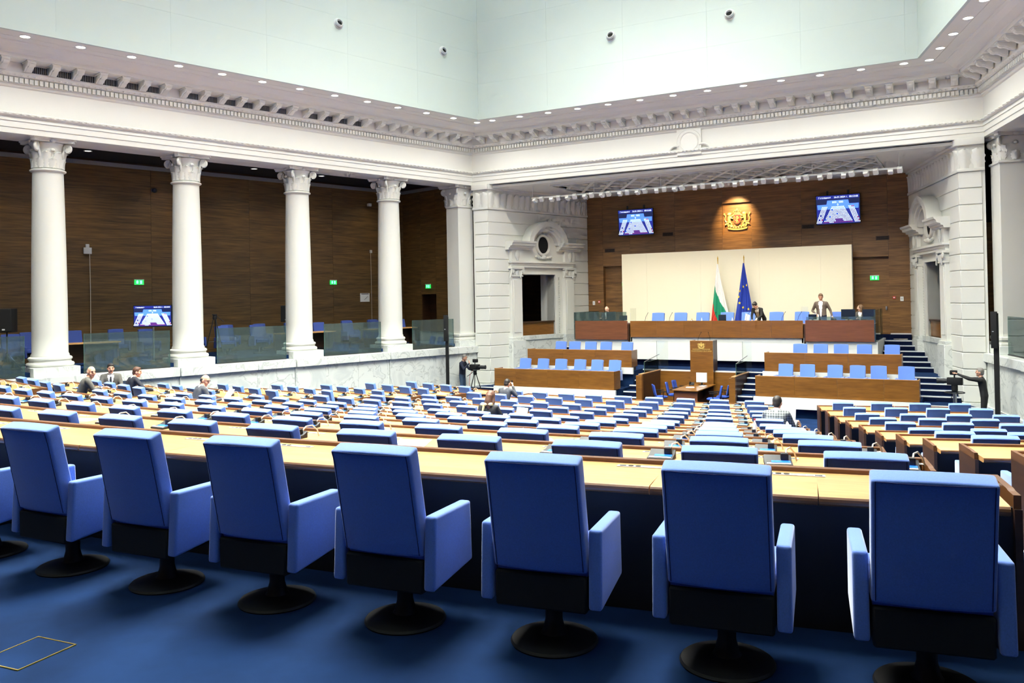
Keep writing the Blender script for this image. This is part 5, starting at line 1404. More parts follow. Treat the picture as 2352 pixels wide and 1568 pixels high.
# 11 woman bending over the presidium desk
ps = standing(); ps['pelvis'] = V3(0, -0.1, 0.90); ps['chest'] = V3(0.10, 0.22, 1.28); ps['head'] = V3(0.15, 0.36, 1.44); ps['look'] = (-0.5, -0.75); ps['sw'] = 0.165
ps['ell'] = V3(-0.08, 0.36, 1.02); ps['elr'] = V3(0.30, 0.30, 1.02); ps['wrl'] = V3(0.10, 0.52, 0.86); ps['wrr'] = V3(0.24, 0.52, 0.86); ps['knl'] = (-0.10, 0.02, 0.48); ps['knr'] = (0.10, 0.02, 0.48)
person('dark haired woman in black jacket and patterned blouse bending over the presidium desk', T(1.66, 34.0, DAIS, PI), ps, dict(jacket='jacket_black', trousers='jacket_black', shirt='blouse', vee=0.7, cuff=1), 'bun', 'hair_dark', 'skin_pale', 1.0)
# 12 cameraman by the left wall
ps = standing(); ps['look'] = (-0.2, -0.15); ps['head'] = V3(0.02, 0.12, 1.63); ps['elr'] = V3(0.28, 0.20, 1.2); ps['wrr'] = V3(0.10, 0.36, 1.42); ps['hdr'] = (-0.3, -0.3, 1); ps['hnr'] = (0, -1, 0); ps['ell'] = V3(-0.28, 0.16, 1.17); ps['wrl'] = V3(-0.1, 0.42, 1.12)
CAML = T(-9.42, 29.05, P_FLOOR, -PI / 2 + 0.12)
person('cameraman in navy sweater and jeans behind a tripod camera, left wall', CAML, ps, dict(jacket='sweater_navy', trousers='jeans', shirt=None), 'short', 'hair_grey', 'skin', 1.05)
# 13 cameraman on the right with both arms stretched to his camera
ps = standing(); ps['head'] = V3(0, 0.10, 1.62); ps['look'] = (0.0, 0.1); ps['chest'] = V3(0, 0.06, 1.40)
ps['ell'] = V3(-0.24, 0.36, 1.44); ps['elr'] = V3(0.24, 0.36, 1.40); ps['wrl'] = V3(-0.10, 0.66, 1.56); ps['wrr'] = V3(0.10, 0.64, 1.52)
CAMR = T(9.34, 28.3, P_FLOOR, PI / 2 - 0.1)
person('grey haired cameraman in black jacket reaching for his camera, right wall', CAMR, ps, dict(jacket='jacket_black', trousers='jacket_black', shirt=None), 'short', 'hair_grey', 'skin', 1.04)
# ================================================================== SMALL THINGS
def screen_parts(t, w, h, M, key):
    """flat screen showing the seat map; local x right, z up, front towards -y"""
    MB().box(-w / 2 - 0.025, w / 2 + 0.025, 0.0, 0.06, -h / 2 - 0.025, h / 2 + 0.03).build('casing', 'black', t, M, bevel=0.006, bseg=1)
    MB().box(-w / 2, w / 2, -0.004, 0.0, -h / 2, h / 2).build('display', 'scr_dark', t, M)
    MB().box(-w / 2, w / 2, -0.006, -0.004, h * 0.38, h / 2).build('title_band', 'scr_navy', t, M)
    pol = [(-w * 0.49, -h * 0.48), (w * 0.49, -h * 0.48), (w * 0.49, h * 0.20), (w * 0.27, h * 0.20), (w * 0.25, h * 0.34), (-w * 0.25, h * 0.34), (-w * 0.27, h * 0.20), (-w * 0.49, h * 0.20)]
    MB().prism([(x, z * 0.5 + h * 0.105) if False else (x, z) for x, z in pol], -0.0065, -0.0055, 'y').build('map_field', 'scr_navy', t, M)
    MB().prism([(-w * 0.47, h * 0.02), (w * 0.47, h * 0.02), (w * 0.48, h * 0.19), (w * 0.26, h * 0.19), (w * 0.24, h * 0.33), (-w * 0.24, h * 0.33), (-w * 0.26, h * 0.19), (-w * 0.48, h * 0.19)], -0.0075, -0.0066, 'y').build('map_header', 'scr_blue', t, M)
    dots = MB(); spots = MB(); reds = MB()
    def dot(mb, x, z, s=1.0): mb.box(x - 0.0105 * w * s, x + 0.0105 * w * s, -0.0092, -0.0078, z - 0.0165 * h * s, z + 0.0165 * h * s)
    for r_ in range(12):
        n = 9 + r_; z = h * (0.10 - 0.049 * r_)
        for i in range(n):
            x = (i - (n - 1) / 2) * 0.0345 * w * (0.95 + 0.005 * r_)
            if r_ == 11 and not 4 <= i <= 6: dot(reds, x, z, 0.7)
            elif r_ in (9, 10) and 7 <= i - (r_ - 9) <= 11: dot(reds, x, z, 0.6)
            elif (r_, i) in ((2, 1), (5, 6), (7, 2), (9, 0)): dot(spots, x, z, 1.2)
            else: dot(dots, x, z)
        for sg in (-1, 1):
            for j in range(4):
                x = sg * (w * (0.255 + 0.0125 * r_) + j * 0.034 * w)
                if (r_, j, sg) in ((0, 2, 1), (0, 3, 1), (8, 3, 1), (9, 0, -1), (10, 3, 1)): dot(reds, x, z)
                elif (r_, j) in ((6, 2), (9, 2)) and sg < 0: pass
                else: dot(dots, x, z)
    tag(dots.build('seat_dots', 'scr_white', t, M), kind='stuff'); tag(spots.build('blue_dots', 'scr_spot', t, M), kind='stuff'); tag(reds.build('red_dots', 'scr_red', t, M), kind='stuff')
    ts = h * 0.085
    text_part('screen_text', 'Готовност', ts, 'scr_white', t, M @ T(-w * 0.45, -0.0085, h * 0.43) @ RX90, 'LEFT')
    text_part('screen_text', '26.01.2024 г.  08:53:05', ts, 'scr_white', t, M @ T(w * 0.47, -0.0085, h * 0.43) @ RX90, 'RIGHT')
    text_part('screen_text', '000 : 000', ts * 1.15, 'scr_white', t, M @ T(0, -0.0085, h * 0.26) @ RX90)
    text_part('screen_text', '0', ts * 1.15, 'scr_white', t, M @ T(0, -0.0085, h * 0.17) @ RX90)
for sg in (-1, 1):
    t = thing('wall_screen', 'flat screen with seat map hanging high on the wood wall, %s of the golden crest' % SIDE[sg], 'screen', (sg * 4.36, 36.1, 7.18))
    screen_parts(t, 1.66, 1.16, T(0, 0, 0, rx=0.06), sg)
    for s in (-1, 1): MB().box(s * 0.4 - 0.04, s * 0.4 + 0.04, 0.0, 0.4, 0.5, 0.58).box(s * 0.4 - 0.04, s * 0.4 + 0.04, 0.02, 0.06, 0.58, 0.78).build('bracket', 'dark_grey', t)
# golden coat of arms in its lit recess
em = thing('coat_of_arms', 'golden coat of arms with red shield in the lit wall recess', 'coat of arms', (EX, Y_STAGE + 0.13, 7.06))
crest(em, T(0, 0, 0.02), 1.02, 'red')
# vents, switches, signs on the stage wall
for n_, (x, z) in enumerate(((-5.82, 5.96), (-2.97, 6.58), (3.12, 6.58), (5.97, 5.96))):
    v_ = thing('wall_vent', 'dark slotted air vent in the stage wall, %s from the left' % ORD[n_ + 1], 'vent', (x, Y_STAGE, z), group='air vents of the stage wall')
    MB().box(-0.25, 0.25, -0.012, 0.0, -0.085, 0.085).build('vent_frame', 'wood_dark', v_)
    MB().box(-0.22, 0.22, -0.014, -0.012, -0.06, 0.06).build('vent_opening', 'hole', v_)
    lv = MB().box(-0.22, 0.22, -0.02, -0.014, -0.006, 0.006).mesh('louvre', 'wood_dark')
    for q in range(3): obj('louvre', lv, v_, T(0, 0, -0.035 + q * 0.035))
for sg, x in ((-1, -6.55), (1, 6.5)):
    a = thing('fire_call_point', 'small red fire call point on the stage wall, %s side' % SIDE[sg], 'alarm button', (x + 0.15 * (1 if sg < 0 else -1), Y_STAGE, 3.55))
    MB().box(-0.055, 0.055, -0.04, 0, -0.055, 0.055).build('housing', 'red', a, bevel=0.01); MB().box(-0.03, 0.03, -0.044, -0.04, -0.02, 0.025).build('glass_window', 'paper', a)
    a = thing('light_switch', 'small white wall switch plate on the stage wall, %s side' % SIDE[sg], 'switch', (x - 0.13 * (1 if sg < 0 else -1), Y_STAGE, 3.5))
    MB().box(-0.06, 0.06, -0.02, 0, -0.09, 0.09).build('plate', 'paper', a, bevel=0.006); MB().box(-0.03, 0.03, -0.026, -0.02, -0.04, 0.04).build('rocker', 'light_grey', a)
def exit_sign(M, label):
    t = thing('exit_sign', label, 'exit sign', M=M, group='lit green exit signs')
    MB().box(-0.17, 0.17, -0.05, 0.0, 0.08, 0.11).build('housing', 'light_grey', t); MB().box(-0.165, 0.165, -0.035, -0.005, -0.09, 0.08).build('lit_panel', 'exit_green', t)
    MB().box(-0.10, -0.03, -0.038, -0.035, -0.05, 0.05).ball((-0.065, -0.037, 0.05), 0.02, 8, 6).build('running_figure', 'exit_cyan', t)
    MB().box(0.03, 0.10, -0.038, -0.035, -0.06, 0.06).build('door_pictogram', 'exit_cyan', t)
exit_sign(T(5.62, Y_STAGE + 0.23, 4.36), 'lit green exit sign above the right door of the stage wall')
exit_sign(T(-5.15, Y_STAGE + 0.23, 4.36), 'lit green exit sign half hidden left of the cream screen')
# cream screen wall
cs_ = thing('presidium_screen', 'large free standing cream panel wall behind the presidium', 'screen wall', (0, 35.65, DAIS))
xs = [-4.9, -3.71, -1.26, 1.26, 3.71, 4.9]
for a, b in zip(xs[:-1], xs[1:]): MB().box(a + 0.002, b - 0.002, 0.0, 0.03, 0.0, 3.81).build('panel', 'cream', cs_)
MB().box(-4.895, 4.895, 0.03, 0.27, 0.0, 3.80).build('panel_core', 'light_grey', cs_)
for s in (-1, 1): MB().box(s * 4.9, s * 4.88, 0.03, 0.3, 0, 3.81).build('side_trim', 'light_grey', cs_)
# flags on poles
def flag(name, label, x, y, kind):
    f = thing('flag', label, 'flag', (x, y, DAIS))
    H0, H1 = 3.20, 0.62
    n, m = 44, 70
    def P(u, v):
        # u across (0 left, 1 right), v down
        if kind == 'bg': xl = -0.02 - 0.33 * v ** 1.05; xr = 0.03 + 0.52 * v ** 1.1
        else: xl = -0.02 - 0.42 * v ** 1.05; xr = 0.03 + 0.42 * v
        z = H0 - (H0 - H1) * v - (0.10 * (1 - u) if kind == 'bg' else 0.0) * v
        wv = math.sin(u * 17 + v * 2.0) * 0.045 * min(1, v * 2.5) + math.sin(u * 7 - v * 3) * 0.03 * v
        return (xl + (xr - xl) * u, -0.10 + wv, z)
    mb = MB()
    g = [[P(i / n, j / m) for i in range(n + 1)] for j in range(m + 1)]
    vs = [p for r in g for p in r] + [(p[0], p[1] + 0.006, p[2]) for r in g for p in r]; o = (n + 1) * (m + 1); fs = []; mi = []
    for j in range(m):
        for i in range(n):
            a = j * (n + 1) + i; u, v = (i + 0.5) / n, (j + 0.5) / m
            if kind == 'bg':
                c = 0 if v < 0.34 + 0.46 * u + 0.05 * u * u else (2 if v > 0.62 + 0.75 * u + 0.3 * u * u else 1)
            else: c = 0
            fs.append((a, a + 1, a + n + 2, a + n + 1)); mi.append(c); fs.append((o + a, o + a + n + 1, o + a + n + 2, o + a + 1)); mi.append(c)
    mb.v = vs; mb.f = fs; mb.mi = mi
    me = mb.mesh('cloth', ['flag_white', 'flag_green', 'flag_red'] if kind == 'bg' else ['flag_blue'], smooth=True, angle=60, recalc=False)
    cl_ = obj('cloth', me, f)
    if kind == 'eu':
        st = [(0.045 if q % 2 else 0.105) for q in range(10)]
        poly = [(st[q] * 0.62 * math.sin(q * PI / 5), st[q] * 0.62 * math.cos(q * PI / 5)) for q in range(10)]
        poly = [((0.066 if q % 2 == 0 else 0.028) * math.sin(q * PI / 5), (0.066 if q % 2 == 0 else 0.028) * math.cos(q * PI / 5)) for q in range(10)]
        sm = MB().prism(poly, -0.012, 0.0, 'y').mesh('star', 'star')
        for u, v in ((0.38, 0.385), (0.80, 0.362), (0.12, 0.455), (0.07, 0.55), (0.19, 0.648), (0.42, 0.722), (0.74, 0.748)):
            p = P(u, v); obj('star', sm, cl_, T(p[0], p[1] - 0.006, p[2]))
    MB().tube([(0, 0, 0.03), (0, 0, 3.32)], 0.016, 10).build('pole', 'gold', f, smooth=True)
    MB().lathe([(0.0, 3.30), (0.025, 3.33), (0.018, 3.38), (0.03, 3.43), (0.0, 3.55)], 12, caps=False).build('finial', 'gold', f, smooth=True)
    MB().lathe([(0.2, 0.0), (0.2, 0.03), (0.05, 0.06)], 20).build('foot', 'gold', f, smooth=True)
flag('flag', 'white green and red tricolour flag hanging on a pole by the screen', -0.38, 35.25, 'bg')
flag('flag', 'blue flag with yellow stars hanging on a pole by the screen', 0.72, 35.25, 'eu')
# objects on the presidium and clerk desks
def monitor(M, label, w=0.5, h=0.34, scr='screen_off', back=True, frame_='black'):
    t = thing('monitor', label, 'monitor', M=M)
    MB().box(-w / 2, w / 2, -0.03, 0.02, 0.12, 0.12 + h).build('casing', frame_, t, bevel=0.008)
    MB().box(-w / 2 + 0.02, w / 2 - 0.02, -0.033, -0.03, 0.14, 0.10 + h).build('display', scr, t)
    MB().box(-0.03, 0.03, -0.01, 0.02, 0.0, 0.2).build('stand_neck', frame_, t); MB().lathe([(0.13, 0.0), (0.13, 0.012), (0.04, 0.02)], 20).build('stand_foot', frame_, t)
ZT = 2.66
monitor(T(-5.38, 33.35, ZT, PI * 0.06), 'dark monitor left of the bald clerk on the left clerk desk', 0.42, 0.36)
monitor(T(-4.53, 33.35, ZT, 0.0), 'dark monitor right of the bald clerk on the left clerk desk', 0.42, 0.36)
monitor(T(-3.95, 33.3, ZT, 0.0), 'small dark screen beside the divider on the left clerk desk', 0.34, 0.2)
monitor(T(5.0, 33.4, ZT, 0.05), 'large dark monitor left of the seated woman on the right clerk desk', 0.5, 0.38)
monitor(T(5.72, 33.4, ZT, -0.05), 'large dark monitor right of the seated woman on the right clerk desk', 0.46, 0.38)
monitor(T(3.72, 33.4, ZT, 0.1), 'small dark monitor before the standing man on the right clerk desk', 0.3, 0.2)
monitor(T(0.28, 33.3, 2.62, 0.05), 'small dark monitor in the middle of the presidium desk', 0.3, 0.25)
def phone(M, label):
    t = thing('desk_phone', label, 'telephone', M=M)
    MB().prism([(-0.1, 0.0), (-0.1, 0.03), (0.1, 0.10), (0.1, 0.0)], -0.09, 0.09, 'x').build('phone_body', 'dark_grey', t, bevel=0.006)
    MB().box(-0.085, -0.04, -0.09, 0.1, 0.05, 0.12).build('handset', 'black', t, bevel=0.012)
phone(T(-5.72, 33.2, ZT + 0.06, 0.4), 'black desk phone at the outer end of the left clerk desk')
phone(T(4.52, 33.2, ZT + 0.06, 0.3), 'grey desk phone in the middle of the right clerk desk')
def bottle(M, label):
    t = thing('water_bottle', label, 'bottle', M=M, group='water bottles on the presidium desk')
    MB().lathe([(0.03, 0.0), (0.033, 0.02), (0.033, 0.14), (0.02, 0.18), (0.013, 0.2), (0.013, 0.225)], 14).build('bottle_body', 'bottle', t, smooth=True); MB().lathe([(0.015, 0.225), (0.015, 0.245)], 12).build('cap', 'scr_spot' if False else 'paper', t)
for x, lab in ((-2.05, 'clear water bottle near the second armchair on the presidium desk'), (0.72, 'clear water bottle right of the small monitor on the presidium desk'), (1.86, 'clear water bottle right of the bending woman on presidium desk'), (-0.52, 'clear water bottle beside the bell on the presidium desk')):
    bottle(T(x, 33.15, 2.62), lab)
t = thing('hand_bell', 'small silver table bell on the presidium desk', 'bell', (-0.92, 33.15, 2.62))
MB().lathe([(0.075, 0.03), (0.07, 0.08), (0.045, 0.14), (0.02, 0.16)], 18).build('bell_dome', 'steel', t, smooth=True); MB().lathe([(0.085, 0.0), (0.085, 0.03)], 18).build('bell_base', 'black', t); MB().lathe([(0.012, 0.16), (0.018, 0.2), (0.008, 0.22)], 10).build('bell_knob', 'gold', t)
for x, lab in ((-3.0, 'left'), (-1.95, 'second'), (-0.15, 'middle'), (1.18, 'fourth'), (2.55, 'fifth'), (3.15, 'right')):
    t = thing('desk_microphone', 'black microphone console on the presidium desk, %s one' % lab, 'microphone', (x, 33.12, 2.62), group='microphone consoles on the presidium desk')
    MB().prism([(-0.09, 0.0), (-0.09, 0.03), (0.09, 0.09), (0.09, 0.0)], -0.14, 0.14, 'x').build('console', 'dark_grey', t, bevel=0.005)
    MB().tube([(0.05, 0.05, 0.07), (0.1, 0.03, 0.28), (0.22, -0.02, 0.46)], 0.007, 6).ball((0.225, -0.022, 0.465), 0.014, 8, 6).build('gooseneck', 'black', t)
# papers on the dais, held by people
def sheet(M, label, w=0.21, h=0.297, g='loose sheets on the stage'):
    o = MB().box(-w / 2, w / 2, -h / 2, h / 2, 0, 0.002).build('paper_sheet', 'paper', None, M); tag(o, label, 'paper', g)
sheet(T(3.79, 33.8, 2.86, rz=0.5, rx=1.0, ry=0.3), 'white papers held by the standing man on the dais')
sheet(T(1.24, 33.45, 2.86, rz=0.75, rx=1.2, ry=0.4), 'white sheet tilted up beside the bending woman')
sheet(T(-0.05, 33.4, 2.64, rz=0.1), 'white papers lying left of the small presidium monitor')
# clerk table equipment
TZ = P_FLOOR + 0.776
t = thing('monitor', 'white monitor with pale lit screen on the clerk table', 'monitor', (0.22, 30.45, TZ), 0.05)
MB().box(-0.20, 0.20, -0.03, 0.03, 0.10, 0.46).build('casing', 'light_grey', t, bevel=0.008); MB().box(-0.185, 0.185, -0.034, -0.03, 0.115, 0.445).build('display', 'lcd_white', t)
MB().box(-0.03, 0.03, -0.02, 0.03, 0.0, 0.15).build('stand_neck', 'black', t); MB().lathe([(0.13, 0.0), (0.13, 0.012), (0.04, 0.02)], 20).build('stand_foot', 'black', t)
phone(T(-0.12, 30.3, TZ, 0.2), 'black desk phone beside the monitor on the clerk table')
sheet(T(0.05, 29.55, TZ + 0.002, rz=0.3), 'white paper stack in the middle of the clerk table', 0.3, 0.32)
sheet(T(0.35, 30.15, TZ + 0.002, rz=-0.2), 'white sheet before the monitor on the clerk table')
# laptops and sheets of the seated people
def laptop(M, label, scr='lcd_white'):
    t = thing('laptop', label, 'laptop', M=M)
    MB().box(-0.17, 0.17, -0.12, 0.12, 0.0, 0.018).build('keyboard_deck', 'dark_grey', t, bevel=0.004)
    MB().box(-0.17, 0.17, 0.0, 0.012, 0.0, 0.235).build('lid', 'black', t, T(0, 0.12, 0.015, rx=-0.25)); MB().box(-0.16, 0.16, -0.003, 0.0, 0.01, 0.225).build('display', scr, t, T(0, 0.12, 0.015, rx=-0.25))
def desk_at(key, dx, dy, dz=0, rz=0):
    x, y, a, top = DESKTOP[key]; return T(x, y, top, a) @ T(dx, dy, dz, rz)
laptop(desk_at(('c', 7, 6), 0.3, 0.25, 0.0, -0.35), 'open laptop with bright screen before the long haired woman')
o = MB().box(-0.15, 0.15, -0.003, 0.003, 0.0, 0.42).build('paper_sheet', 'paper', None, desk_at(('c', 8, 0), 0.26, 0.3, 0.01, -0.2) @ T(rx=-0.3)); tag(o, 'large sheet held upright before the man in check jacket', 'paper', 'papers on the desks')
o = MB().box(-0.15, 0.15, -0.003, 0.003, 0.0, 0.32).build('paper_sheet', 'paper', None, desk_at(('c', 6, 14), 0.22, 0.15, 0.01, -0.2) @ T(rx=-0.6)); tag(o, 'white sheet held up by the balding man with glasses', 'paper', 'papers on the desks')
o = MB().ball((0, 0, 0.06), (0.1, 0.08, 0.06), 12, 8).build('tissue_pack', 'paper', None, desk_at(('c', 7, 0), 0.36, 0.1)); tag(o, 'crumpled white tissue at the aisle end of the seventh central desk', 'tissue')
t = thing('water_bottle', 'clear water bottle on the sixth central desk near the right aisle', 'bottle', M=desk_at(('c', 6, 0), -0.45, 0.3)); MB().lathe([(0.03, 0.0), (0.033, 0.02), (0.033, 0.14), (0.02, 0.18), (0.013, 0.2), (0.013, 0.225)], 14).build('bottle_body', 'bottle', t, smooth=True); MB().lathe([(0.015, 0.225), (0.015, 0.245)], 12).build('cap', 'red', t)
# ------------------------------------------------------------------ lamps: downlights in the soffit, track bar, added gallery fill
DL = MB().lathe([(0.135, 0.0), (0.135, -0.012), (0.115, -0.014)], 20, caps=False).mesh('trim_ring', 'white_gloss')
DF = MB().lathe([(0.118, -0.006), (0.0, -0.0065)], 20, caps=False).mesh('lamp_face', 'led')
SPOT = bpy.data.lights.new('downlight', 'SPOT'); SPOT.energy = 95; SPOT.spot_size = math.radians(164); SPOT.spot_blend = 0.7; SPOT.shadow_soft_size = 0.12; SPOT.color = (1.0, 0.97, 0.92)
NDL = [0]
def downlight(p, label, lit=True):
    t = thing('downlight', label, 'ceiling lamp', p, group='recessed downlights under the attic')
    obj('trim_ring', DL, t); obj('lamp_face', DF, t)
    if lit:
        o = bpy.data.objects.new('downlight_beam', SPOT); C.objects.link(o); o.parent = t; o.location = (0, 0, -0.03)
DLO = 0.38
for i in range(13):
    downlight(((i - 6) * 1.23, YA + DLO, Z_SOF), 'round lit downlight over the stage side, %s from the left' % ORD[i + 1])
for sg in (-1, 1):
    c = Lo(DLO) if sg < 0 else Ro(DLO)
    downlight((c[0], c[1], Z_SOF), 'round lit downlight in the %s front corner of the attic soffit' % SIDE[sg])
    for i in range(18 if sg < 0 else 10):
        p = WALLF[sg] @ Vector((sg * (0.97 + 1.355 * i), DLO, Z_SOF))
        downlight(p, 'round lit downlight over the %s side, %s from the stage' % (SIDE[sg], ORD[i + 1]))
# air nozzles in the attic
for n_, (M, lab) in enumerate(((WALLF[-1] @ T(-6.45, 0, 13.2), 'round air nozzle on the left attic wall farther from the corner'), (WALLF[-1] @ T(-1.78, 0, 13.2), 'round air nozzle on the left attic wall near the corner'), (T(-2.14, YA, 13.2), 'left round air nozzle on the attic wall above the stage'), (T(2.14, YA, 13.2), 'right round air nozzle on the attic wall above the stage'))):
    t = thing('air_nozzle', lab, 'air vent', M=M, group='round air nozzles of the attic')
    MB().lathe([(0.10, 0.02), (0.15, 0.03), (0.19, 0.0), (0.2, -0.02)], 28, caps=False).build('flange', 'light_grey', t, T(rx=PI / 2), smooth=True)
    MB().lathe([(0.15, 0.02), (0.135, 0.10), (0.12, 0.11), (0.105, 0.10), (0.10, 0.03)], 28, caps=False).build('nozzle_ball', 'light_grey', t, T(rx=PI / 2 - 0.35), smooth=True)
    MB().lathe([(0.108, 0.05), (0.0, 0.05)], 24, caps=False).build('nozzle_mouth', 'hole', t, T(rx=PI / 2 - 0.35))
# lighting bar over the stage
lb = thing('lighting_bar', 'long white lighting bar with paired spotlights hanging before the stage', 'lighting bar', (0, 31.0, 7.98))
MB().box(-7.05, 7.05, -0.03, 0.03, -0.03, 0.03).build('bar', 'white_gloss', lb)
for x in (-7.0, -4.2, -1.4, 1.4, 4.2, 7.0): MB().tube([(x, 0, 0.03), (x, 0, 0.52)], 0.008, 6).build('suspension_rod', 'white_gloss', lb)
hd = MB(); hd.box(-0.075, 0.075, -0.09, 0.09, -0.19, -0.05); hd.box(-0.09, 0.09, -0.10, 0.10, -0.12, -0.10); hd.box(-0.02, 0.02, -0.02, 0.02, -0.05, -0.02)
hdm = hd.mesh('spot_head', 'white_gloss'); hfm = MB().box(-0.06, 0.06, 0.088, 0.095, -0.18, -0.06).mesh('spot_face', 'spot_face')
for q in range(19):
    for d in (0.0, 0.30):
        h_ = obj('spot_head', hdm, lb, T(-6.85 + q * 0.755 + d, 0, 0, random.uniform(-0.3, 0.3), rx=-0.5 if d == 0 else -0.9)); obj('spot_face', hfm, h_)
bl = area('lighting_bar_beam', (0, 31.1, 7.75), (math.radians(34), 0, 0), 13.6, 0.25, 240, (1.0, 0.94, 0.82), 86)
em_l = bpy.data.lights.new('crest_spot', 'SPOT'); em_l.energy = 800; em_l.spot_size = math.radians(66); em_l.spot_blend = 0.9; em_l.color = (1.0, 0.72, 0.36); em_l.shadow_soft_size = 0.05
o = bpy.data.objects.new('crest_spot', em_l); C.objects.link(o); o.location = (EX, 35.3, 8.40)
o.rotation_euler = Vector((0, 1.25, -1.35)).to_track_quat('-Z', 'Y').to_euler()
cl_l = thing('crest_lamp', 'small ceiling spotlight above the golden coat of arms', 'spotlight', (EX, 35.25, 8.5))
MB().lathe([(0.05, -0.1), (0.06, 0.0)], 16).build('lamp_body', 'white_gloss', cl_l)
# fill lamps added under the gallery ceilings (small, dim)
GL = bpy.data.lights.new('gallery_fill', 'SPOT'); GL.energy = 90; GL.spot_size = math.radians(120); GL.spot_blend = 0.9; GL.color = (1.0, 0.9, 0.76); GL.shadow_soft_size = 0.08
for sg in (-1, 1):
    for i in range(7 if sg < 0 else 3):
        p = WALLF[sg] @ Vector((sg * (0.6 + i * 3.0), 5.6, 8.95))
        t = thing('gallery_fill_lamp', 'small added fill lamp under the %s gallery ceiling, %s from the stage' % (SIDE[sg], ORD[i + 1]), 'ceiling lamp', p, group='added gallery fill lamps')
        obj('trim_ring', DL, t); obj('lamp_face', MB().lathe([(0.1, -0.006), (0.0, -0.0065)], 16, caps=False).mesh('lamp_face', 'spot_face'), t)
        o = bpy.data.objects.new('gallery_fill', GL); C.objects.link(o); o.parent = t; o.location = (0, 0, -0.04)
# ------------------------------------------------------------------ gallery contents
GCH = make_chair('gallery_blue', 0.50, 0.62, piping=False)
for sg in (-1, 1):
    for r_ in range(2):
        for i in range(13 if sg < 0 else 3):
            if (i + r_ * 2) % 5 == 4: continue
            M = WALLF[sg] @ T(sg * (0.3 + i * 1.35 + r_ * 0.5), 4.55 + r_ * 1.3, 1.93 + 0.0 * r_, PI)
            if not in_view(M.translation, 100, 350): continue
            place_chair(GCH, M, 'dark blue armchair behind the glass in the %s gallery, %s row, %s from the stage' % (SIDE[sg], ('front', 'rear')[r_], ORD[i + 1]), 'armchairs of the galleries')
    for i in range(5 if sg < 0 else 1):
        if i == 2: continue
        M = WALLF[sg] @ T(sg * (1.6 + i * 4.0), 3.75, 1.93)
        t = thing('gallery_desk', 'low pale gallery desk behind the %s glass pane of the %s side' % (ORD[i + 1], SIDE[sg]), 'desk', M=M, group='gallery desks')
        MB().box(-1.2, 1.2, -0.25, 0.25, 0.70, 0.74).build('worktop', 'wood_top', t); MB().box(-1.2, 1.2, 0.18, 0.21, 0.1, 0.70).build('front_panel', 'wood_dark', t)
        for s in (-1, 1): MB().box(s * 1.15, s * 1.11, -0.2, 0.2, 0.0, 0.70).build('leg_panel', 'wood_dark', t)
remove_tree(GCH); remove_tree(CHAIR)
F = WALLF[-1]
# TV on a stand in the left gallery
tvp = F @ T(-11.42, 3.45, 1.93)
t = thing('stand_screen', 'flat screen with seat map on a pole stand in the left gallery', 'screen', M=frame(tvp.translation, (0.86, 0.51)))
screen_parts(t, 1.20, 0.66, T(0, 0, 1.50), 3)
MB().tube([(0, 0.06, 0.03), (0, 0.06, 1.4)], 0.03, 12).build('stand_pole', 'steel', t, smooth=True); MB().lathe([(0.28, 0.0), (0.28, 0.03), (0.05, 0.05)], 24, (0, 0.06)).build('stand_foot', 'black', t)
def pa_speaker(M, label, w=0.44, h=0.68):
    t = thing('loudspeaker', label, 'loudspeaker', M=M)
    MB().box(-w / 2, w / 2, -0.16, 0.16, 1.15, 1.15 + h).build('cabinet', 'black', t, bevel=0.02); MB().box(-w / 2 + 0.02, w / 2 - 0.02, -0.17, -0.16, 1.18, 1.12 + h).build('grille', 'black_soft', t); MB().box(-0.04, 0.04, -0.174, -0.17, 1.21, 1.25).build('badge', 'light_grey', t)
    MB().tube([(0, 0, 0.3), (0, 0, 1.15)], 0.02, 10).build('stand_pole', 'black', t)
    for q in range(3):
        a = q * 2 * PI / 3 + 0.5; MB().tube([(0, 0, 0.55), (0.4 * math.cos(a), 0.4 * math.sin(a), 0.015)], 0.014, 6).build('stand_leg', 'black', t)
pa_speaker(frame((F @ T(-15.6, 3.4, 1.93)).translation, (0.86, 0.51)), 'black loudspeaker on a tripod stand, far left gallery bay')
pa_speaker(frame((F @ T(-6.45, 3.6, 1.93)).translation, (0.86, 0.51)), 'black loudspeaker half hidden behind the second column from the stage', 0.4, 0.6)
def tripod(M, label, h=1.2, head=True):
    t = thing('camera_tripod', label, 'tripod', M=M)
    for q in range(3):
        a = q * 2 * PI / 3 + 0.3; MB().tube([(0.04 * math.cos(a), 0.04 * math.sin(a), h), (0.38 * math.cos(a), 0.38 * math.sin(a), 0.012)], 0.018, 8).build('tripod_leg', 'black', t)
        MB().tube([(0, 0, h * 0.4), (0.25 * math.cos(a), 0.25 * math.sin(a), h * 0.38)], 0.01, 6).build('spreader_arm', 'dark_grey', t)
    MB().lathe([(0.06, h - 0.04), (0.08, h), (0.06, h + 0.1), (0.09, h + 0.12), (0.09, h + 0.15)], 16).build('fluid_head', 'black', t, smooth=True)
    MB().tube([(0, -0.05, h + 0.1), (-0.1, -0.4, h - 0.12)], 0.012, 8).build('pan_bar', 'black', t)
    return t
tripod(F @ T(-8.95, 4.2, 1.93, 0.6), 'empty black camera tripod between the second and third columns from the stage', 1.35)
